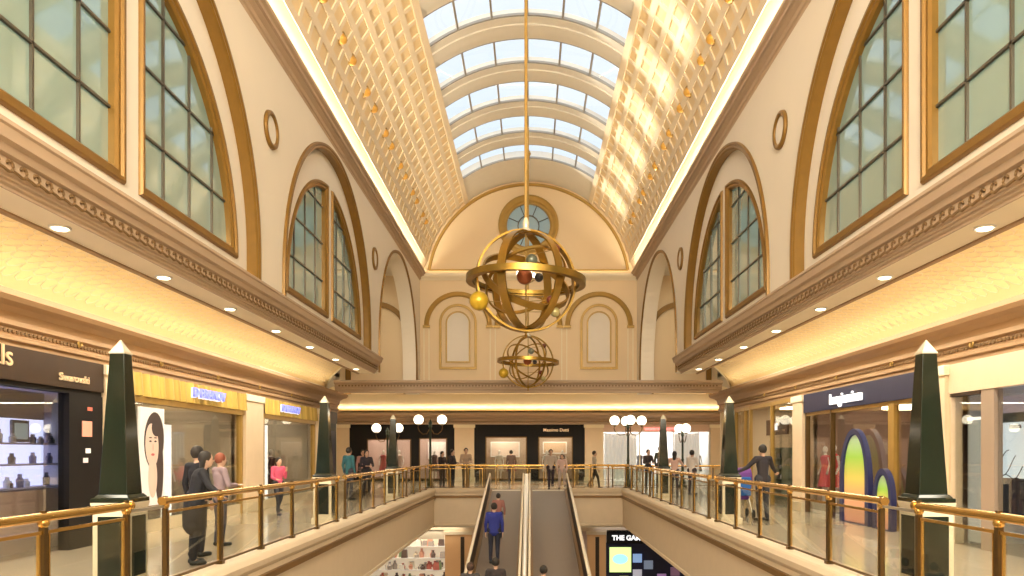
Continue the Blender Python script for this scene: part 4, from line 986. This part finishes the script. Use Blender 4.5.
# ------------------------------------------------------------------ people
def person(loc, face, label, h=1.7, top=(.05,.05,.06), legs=(.04,.04,.05), hairc=(.02,.015,.012), skinc=(.60,.38,.27), arms='down', stride=0, skirt=0, longhair=False, coat=0, bend=0, sit=False, sleeves=True, group=None, girth=1):
    k = h/1.7
    e = empty('person', loc, label, 'person', group, rz=face)     # faces local -y
    V = Vector
    hipz = .90; lean = lambda p: V((p[0], p[1]-bend*max(0, p[2]-hipz), p[2]))
    J = {'pel': V((0,0,.93)), 'wai': lean((0,.01,1.08)), 'che': lean((0,0,1.28)), 'nec': lean((0,.01,1.45)), 'hea': lean((0,-.02,1.585))}
    for d, sd in ((-1,'R'),(1,'L')):
        st_ = stride*d
        J['hip'+sd] = V((d*.09,0,.90)); J['kne'+sd] = V((d*.095, -.06*(1 if stride else .3)+st_*.45, .50)); J['ank'+sd] = V((d*.10, st_*.95+.02, .085+(.10 if st_ > 0 and stride else 0)))
        J['toe'+sd] = J['ank'+sd]+V((d*.02,-.15,-.045))
        J['sho'+sd] = lean((d*.175,.01,1.395))
        if arms == 'down': el, wr = V((d*.235,.03,1.13)), V((d*.24,-.04+st_*-.3,.87))
        elif arms == 'rail': el, wr = V((d*.29,-.20,1.17)), V((d*.33,-.42,1.10))
        elif arms == 'wide': el, wr = V((d*.33,-.10,1.20)), V((d*.52,-.25,1.08))
        elif arms == 'front': el, wr = V((d*.24,-.05,1.13)), V((d*.10,-.28,1.12))
        elif arms == 'phone': el, wr = V((d*.22,-.02,1.12)), (V((d*.13,-.20,1.32)) if d > 0 else V((d*.20,-.22,1.08)))
        J['elb'+sd] = lean(el); J['wri'+sd] = lean(wr)
    def cap(b, a, c, r0, r1, sc=None, n=None):
        a = V(a); c = V(c); L = (c-a).length; n = n or max(2, int(L/(.5*min(r0, r1)))+1)
        for i in range(n+1):
            t = i/n; p = a.lerp(c, t)*k; r = (r0+(r1-r0)*t)*k
            if sc: b.ball(tuple(p), r, 10, sc=sc)
            else: b.ball(tuple(p), r, 8)
    def fin(b, name, m, vox, par=e):
        o = b.build(name, m, par, smooth='all')
        md = o.modifiers.new('r', 'REMESH'); md.mode = 'VOXEL'; md.voxel_size = vox; md.use_smooth_shade = True
        m2 = o.modifiers.new('s', 'SMOOTH'); m2.factor = .5; m2.iterations = 3
        return o
    b = MB()
    cap(b, J['hipL'], J['hipR'], .10, .10, (1,.95,1)); cap(b, J['pel'], J['wai'], .125, .105, (1.05,.78,1)); cap(b, J['wai'], J['che'], .105, .13, (1.1,.75,1)); cap(b, J['che'], J['nec']-V((0,0,.08)), .13, .09, (1.15,.7,1))
    cap(b, J['shoL'], J['shoR'], .055, .055); cap(b, J['nec']-V((0,0,.04)), J['hea']-V((0,0,.05)), .052, .05)
    b.ball(tuple(J['hea']*k), .098*k, 16, sc=(.80,.98,1.18)); b.ball(tuple((J['hea']+V((0,-.02,-.06)))*k), .065*k, 12, sc=(.9,1,1))
    hd = J['hea']; b.ball(tuple((hd+V((0,-.10,-.015)))*k), .016*k, 8, sc=(.8,1.2,1.4))
    for d in (-1, 1): b.ball(tuple((hd+V((d*.078,.01,-.01)))*k), .022*k, 8, sc=(.4,.8,1.3))
    for d, sd in ((-1,'R'),(1,'L')):
        cap(b, J['hip'+sd], J['kne'+sd], .082, .055); cap(b, J['kne'+sd], J['ank'+sd], .055, .038); cap(b, J['ank'+sd]-V((0,0,.03)), J['toe'+sd], .040, .030)
        cap(b, J['sho'+sd], J['elb'+sd], .050, .038); cap(b, J['elb'+sd], J['wri'+sd], .038, .026)
        dirv = (J['wri'+sd]-J['elb'+sd]).normalized(); sv = V((0,1,0)) if abs(dirv.z) > .6 else V((1,0,0)); sv = (sv-dirv*sv.dot(dirv)).normalized(); nv = dirv.cross(sv)
        w0 = J['wri'+sd]; 
        for q in (-1.5,-.5,.5,1.5):
            cap(b, w0+dirv*.02, w0+dirv*.085+sv*q*.020, .020, .013)
            L = (.062, .074, .070, .055)[int(q+1.5)]
            m1 = w0+dirv*.09+sv*q*.021; m2 = m1+dirv*L*.55; m3 = m2+dirv*L*.4+nv*.02*(1 if d < 0 else -1)
            cap(b, m1, m2, .0100, .0092); cap(b, m2, m3, .0092, .0085)
        t0 = w0+dirv*.03-sv*.028; cap(b, t0, t0+dirv*.035-sv*.022, .012, .010); cap(b, t0+dirv*.035-sv*.022, t0+dirv*.062-sv*.022, .010, .009)
    fin(b, 'body', col('skin_%.2f' % skinc[0], skinc, .55), .0095)
    # garments
    b = MB(); low = .90 if not coat else .90-coat
    cap(b, J['pel']-V((0,0,.0)), J['wai'], .142*girth, .122*girth, (1.1,.82,1)); cap(b, J['wai'], J['che'], .122*girth, .147*girth, (1.1,.78,1)); cap(b, J['che'], J['nec']-V((0,0,.09)), .147*girth, .10, (1.15,.75,1)); cap(b, J['shoL'], J['shoR'], .070, .070)
    if coat: cap(b, J['pel'], V((0,0,low)), .145*girth, .165*girth, (1.1,.9,1))
    for sd in 'LR':
        cap(b, J['sho'+sd], J['elb'+sd], .066, .052)
        if sleeves: cap(b, J['elb'+sd], J['elb'+sd].lerp(J['wri'+sd], .88), .052, .040)
    fin(b, 'coat' if coat else 'top', col('cloth_%.2f_%.2f_%.2f' % top, top, .85), .016)
    if skirt:
        b = MB(); cap(b, V((0,0,1.0)), V((0,0,.95-skirt)), .14, .20, (1.05,.9,1)); fin(b, 'skirt', col('cloth_%.2f_%.2f_%.2f' % legs, legs, .85), .016)
    b = MB()
    cap(b, J['hipL']+V((0,0,.04)), J['hipR']+V((0,0,.04)), .115, .115, (1,.95,1))
    for sd in 'LR': cap(b, J['hip'+sd], J['kne'+sd], .096, .068); cap(b, J['kne'+sd], J['ank'+sd]+V((0,0,.02)), .068, .052)
    fin(b, 'trousers', col('cloth_%.2f_%.2f_%.2f' % legs, legs, .85), .014)
    for sd in 'LR':
        b = MB(); cap(b, J['ank'+sd]+V((0,.02,-.04)), J['toe'+sd], .048, .038); b2 = fin(b, 'shoe', M['rubber'], .012)
    b = MB(); b.ball(tuple((hd+V((0,.022,.028)))*k), .107*k, 14, sc=(.88,.95,1.05))
    if longhair: cap(b, hd+V((0,.05,.0)), hd+V((0,.075,-.20)), .085, .06, (1.1,.6,1))
    o = b.build('hair', col('hair_%.2f' % hairc[0], hairc, .7), e, smooth='all')
    for d in (-1, 1):
        MB().ball(tuple((hd+V((d*.032,-.088,.005)))*k), .010*k, 8).build('eye', M['rubber'], e)
    MB().ball(tuple((hd+V((0,-.092,-.058)))*k), .018*k, 8, sc=(1,.3,.3)).build('mouth', col('lips', (.45,.16,.14)), e)
    return e
NP = pi   # facing away from the camera
# pair at the left railing
person((-4.70, 10.45, 0), 2.1, 'woman in dark coat and skirt leaning over the left railing, back turned', 1.60, (.010,.010,.014), (.012,.012,.016), arms='wide', coat=.18, skirt=.32, longhair=True, bend=.22, girth=1.22)
person((-5.02, 11.25, 0), 2.7, 'man in black standing behind the woman in dark coat at the left railing', 1.68, (.012,.010,.012), (.03,.03,.04), arms='down')
person((-5.2, 12.5, 0), 2.4, 'red haired person in grey pink top near the couple at the left railing', 1.57, (.30,.22,.24), (.06,.06,.09), hairc=(.22,.06,.03), arms='front')
person((-6.3, 18.6, 0), .9, 'girl with black hair in pink top walking on the left gallery', 1.45, (.62,.10,.20), (.03,.03,.04), arms='phone', stride=.18, longhair=True)
person((5.45, 17.0, 0), NP+.3, 'man in black with arms spread beside the blue pushchair', 1.76, (.022,.018,.024), (.03,.03,.04), arms='wide')
person((-6.0, 24.6, 0), 2.6, 'man in teal shirt near the second obelisk on the left gallery', 1.74, (.03,.13,.16), (.04,.04,.06), arms='down')
person((-5.9, 26.8, 0), .5, 'woman in black beside a pram, far left gallery', 1.66, (.025,.02,.03), (.03,.03,.03), arms='front', longhair=True)
person((-6.6, 29.3, 0), .3, 'person in rose top behind the third obelisk, left', 1.68, (.45,.25,.24), (.10,.08,.09), arms='down')
person((-3.25, 31.2, 0), 1.2, 'person in black jacket by the far left corner rail', 1.70, (.02,.018,.022), (.03,.03,.04), arms='front')
person((-2.72, 31.9, 0), .2, 'man in beige shirt leaning at the far rail beside the pier', 1.76, (.48,.36,.28), (.10,.07,.05), arms='front')
person((-3.75, 31.9, 0), .9, 'person in very dark clothes at the far left rail', 1.62, (.03,.02,.02), (.05,.04,.04), arms='front', longhair=True)
person((-.9, 37.2, 0), NP, 'shopper in brown looking into the left far window', 1.68, (.12,.07,.05), (.05,.04,.05))
person((.95, 31.6, 0), .1, 'person in pale top and dark trousers walking at the head of the moving walkways', 1.70, (.62,.52,.46), (.03,.022,.04), stride=.25)
person((1.45, 31.9, 0), -.2, 'child in pink and white walking beside the adult in dark trousers', 1.50, (.75,.55,.52), (.5,.42,.4), stride=.22, longhair=True)
person((2.85, 31.9, 0), 1.3, 'person in light shirt striding past the right pier', 1.64, (.50,.42,.34), (.05,.045,.04), stride=.28)
person((5.2, 32.0, 0), .4, 'person in dark grey near the lamp cluster, far right', 1.70, (.06,.05,.06), (.03,.03,.04), arms='front')
person((5.9, 33.0, 0), .4, 'tall person in dark green beside the third right obelisk', 1.84, (.05,.06,.05), (.03,.03,.04), arms='down')
person((5.35, 26.9, 0), 2.8, 'woman in blush top standing behind the right rail', 1.62, (.62,.40,.34), (.05,.04,.05), arms='rail', longhair=True)
person((6.1, 27.4, 0), 2.4, 'person in white top with dark hair in front of the bright far shop', 1.66, (.70,.64,.60), (.05,.04,.05), arms='front')
# on the walkways
person((-1.0, 21.8, wz(21.8)), NP, 'man in royal blue shirt riding the left moving walkway, back turned', 1.78, (.02,.03,.22), (.02,.02,.035), arms='down', girth=1.2)
person((-1.32, 17.1, wz(17.1)), NP, 'brown haired person at the bottom edge of the left moving walkway', 1.66, (.06,.05,.05), (.03,.03,.04), hairc=(.06,.03,.02), arms='down')
person((-.74, 17.3, wz(17.3)), NP, 'dark clothed person low on left moving walkway, beneath the man in blue', 1.70, (.04,.03,.03), (.03,.03,.04), arms='down')
person((.38, 16.9, wz(16.9)), NP, 'black haired person low on the right moving walkway', 1.66, (.05,.03,.03), (.03,.03,.04), arms='down')
person((-.98, 24.2, wz(24.2)), NP, 'child in front of the man in blue on the left moving walkway', 1.45, (.28,.12,.10), (.03,.03,.04), arms='down')
# pushchair
e = empty('pushchair', (5.15, 17.9, 0), 'blue and purple pushchair next to the man in black on the right gallery', 'pushchair')
MB().frustum(0,0,.45,.95,.20,.28).build('seat_body', col('purple_cloth', (.12,.03,.22), .8), e, bevel=.04)
MB().box(-.22, .22, -.30, -.24, .55, 1.0).build('blue_cover', col('blue_cloth', (.02,.12,.42), .8), e, bevel=.02)
b = MB(); b.loft([[(x, -.26*cos(a), .92+.30*sin(a)) for a in [pi*i/10 for i in range(11)]] for x in (-.26, .26)], closed=False); b.build('hood', col('purple_cloth', (.12,.03,.22), .8), e)
for x in (-.25, .25): MB().tube([(x,.30,1.05),(x,.1,.6),(x,-.25,.15)], .014, 6).build('frame_tube', M['steel'], e)
for x in (-.28, .28):
    for y in (-.28, .26):
        b = MB(); b.lathe([(0,-.02),(.10,-.02),(.11,0),(.10,.02),(0,.02)], n=16); bmesh.ops.rotate(b.b, verts=b.b.verts, matrix=Matrix.Rotation(pi/2, 3, 'Y')); o = b.build('wheel', M['rubber'], e, smooth=True); o.location = (x, y, .11)
MB().tube([(-.25,.30,1.05),(.25,.30,1.05)], .018, 8).build('handle', M['rubber'], e)

# ------------------------------------------------------------------ downlights in the soffits
dl0 = None
for s in (-1, 1):
    for i in range(8):
        y = 5.2+2.05*i
        if dl0 is None:
            dl0 = empty('recessed_downlight'); MB().lathe([(.07,0),(.09,-.01),(.10,.0),(.10,.01),(.07,.01)], n=16).build('trim_ring', M['white'], dl0, smooth=True); MB().lathe([(0,-.018),(.066,-.016),(.066,-.008),(0,-.008)], n=14).build('lamp_disc', M['down'], dl0); o = dl0
        else: o = copy_tree(dl0)
        o.location = (s*4.56, y, ZS-.062)
        tag(o, 'small round downlight in %s soffit, number %s from near end' % (side_name[s], ('one','two','three','four','five','six','seven','eight')[i]), 'downlight', 'soffit downlights')

# ------------------------------------------------------------------ light
def area(name, loc, rot, sx, sy, power, c=(1,.78,.48), spread=None):
    l = bpy.data.lights.new(name, 'AREA'); l.shape = 'RECTANGLE'; l.size = sx; l.size_y = sy; l.energy = power; l.color = c
    if spread: l.spread = spread
    o = bpy.data.objects.new(name, l); C.objects.link(o); o.location = loc; o.rotation_euler = rot; return o
WARM = (1, .80, .46); WARM2 = (1, .92, .74)
for s in (-1, 1):
    # hidden strips on the upper ledge wash the vault
    area('vault_cove_strip', (s*4.19, 12.0, 8.60), (pi, -s*R(48), 0), .09, 33, 860, (1, .87, .62))
    # hidden strips behind the fascia wash the gallery ceiling
    area('gallery_cove_strip', (s*(XS-.36), 11.5, 3.82), (pi, -s*R(12), 0), .08, 30, 84, WARM)
    area('gallery_inner_fill', (s*4.93, 9.5, 3.90), (pi, s*R(25), 0), .06, 26, 150, WARM)  # added fill hidden by the beam, brightens the upper part of the ceiling
    # warm spot rows lighting the gallery floor, shop fronts and lower hall
    for i in range(8):
        l = bpy.data.lights.new('downlight_lamp', 'SPOT'); l.energy = 110; l.color = WARM2; l.spot_size = R(130); l.spot_blend = .8; l.shadow_soft_size = .08
        o = bpy.data.objects.new('downlight_lamp', l); C.objects.link(o); o.location = (s*4.56, 5.2+2.05*i, ZS-.09)
    area('gallery_ceiling_lamp', (s*6.2, 11, 4.3), (0, 0, 0), .5, 24, 700, WARM2)
area('end_ledge_strip', (0, YE-.08, 8.68), (pi+R(20), 0, 0), 8, .08, 14, WARM)
area('cross_cove_strip', (0, YF-.45, 3.76), (pi+R(15), 0, 0), 22, .1, 260, WARM)
area('cross_inner_fill', (0, YT+.7, 3.96), (pi-R(35), 0, 0), 22, .1, 750, WARM)  # added fill behind the cross cornice, makes the far ceiling glow
area('cross_corridor_lamp', (0, 34.5, 3.9), (0, 0, 0), 20, .8, 550, WARM2)
area('transept_lamp_left', (-6, 25, 8.5), (0, 0, 0), 2, 5, 60, WARM2)
area('transept_lamp_right', (6, 25, 8.5), (0, 0, 0), 2, 5, 60, WARM2)
area('lower_level_lamp', (-6, 33.2, -1.6), (R(0), 0, 0), 6, 1.5, 160, WARM2)
area('lower_level_lamp', (6, 33.2, -1.6), (R(0), 0, 0), 6, 1.0, 60, (.8,.85,1))
area('lower_hall_lamp', (-6.5, 16, -1.6), (0, 0, 0), 2, 26, 300, WARM2)
area('lower_hall_lamp', (6.5, 16, -1.6), (0, 0, 0), 2, 26, 300, WARM2)
for y in ():
    l = bpy.data.lights.new('chandelier_lamp', 'POINT'); l.energy = 500; l.color = WARM2; l.shadow_soft_size = .3
    o = bpy.data.objects.new('chandelier_lamp', l); C.objects.link(o); o.location = (0, y, 5.9)
# added fill lamp, unseen behind the viewpoint, brightens the near walls
area('rear_fill_lamp', (0, -3.5, 7.5), (R(60), 0, 0), 7, 3, 2600, WARM2)
# sun through the skylight
l = bpy.data.lights.new('sun', 'SUN'); l.energy = 7; l.color = (1, .93, .78); l.angle = R(5)
o = bpy.data.objects.new('sun', l); C.objects.link(o)
d = Vector((.93, .10, -.20)).normalized(); o.rotation_euler = d.to_track_quat('-Z', 'Y').to_euler()
W_ = None
w = bpy.data.worlds.new('sky'); bpy.context.scene.world = w; w.use_nodes = True
bg = w.node_tree.nodes['Background']; bg.inputs[1].default_value = 1.12
nt = w.node_tree; tc = nt.nodes.new('ShaderNodeTexCoord'); n = nt.nodes.new('ShaderNodeTexNoise'); n.inputs['Scale'].default_value = 2.5; cr = nt.nodes.new('ShaderNodeValToRGB')
nt.links.new(tc.outputs['Generated'], n.inputs['Vector']); nt.links.new(n.outputs['Fac'], cr.inputs[0]); nt.links.new(cr.outputs[0], bg.inputs[0])
cr.color_ramp.elements[0].position = .35; cr.color_ramp.elements[0].color = (.72,.85,.98,1); cr.color_ramp.elements[1].position = .65; cr.color_ramp.elements[1].color = (.90,.95,1,1)

# ------------------------------------------------------------------ camera
cam = bpy.data.cameras.new('camera'); co = bpy.data.objects.new('camera', cam); C.objects.link(co)
co.location = (.08, 0, 1.6); co.rotation_euler = (pi/2, 0, 0)
cam.sensor_width = 36; cam.lens = 735/1024*36; cam.shift_x = -18.5/1024; cam.shift_y = (452-288)/1024; cam.clip_end = 200; cam.clip_start = .05
sc = bpy.context.scene; sc.camera = co
sc.view_settings.view_transform = 'Standard'; sc.view_settings.look = 'None'; sc.view_settings.gamma = 1; sc.view_settings.exposure = 0.05
sc.view_settings.use_curve_mapping = False
sc.cycles.max_bounces = 8; sc.cycles.transparent_max_bounces = 16; sc.cycles.sample_clamp_indirect = 4; sc.cycles.caustics_reflective = False; sc.cycles.caustics_refractive = False
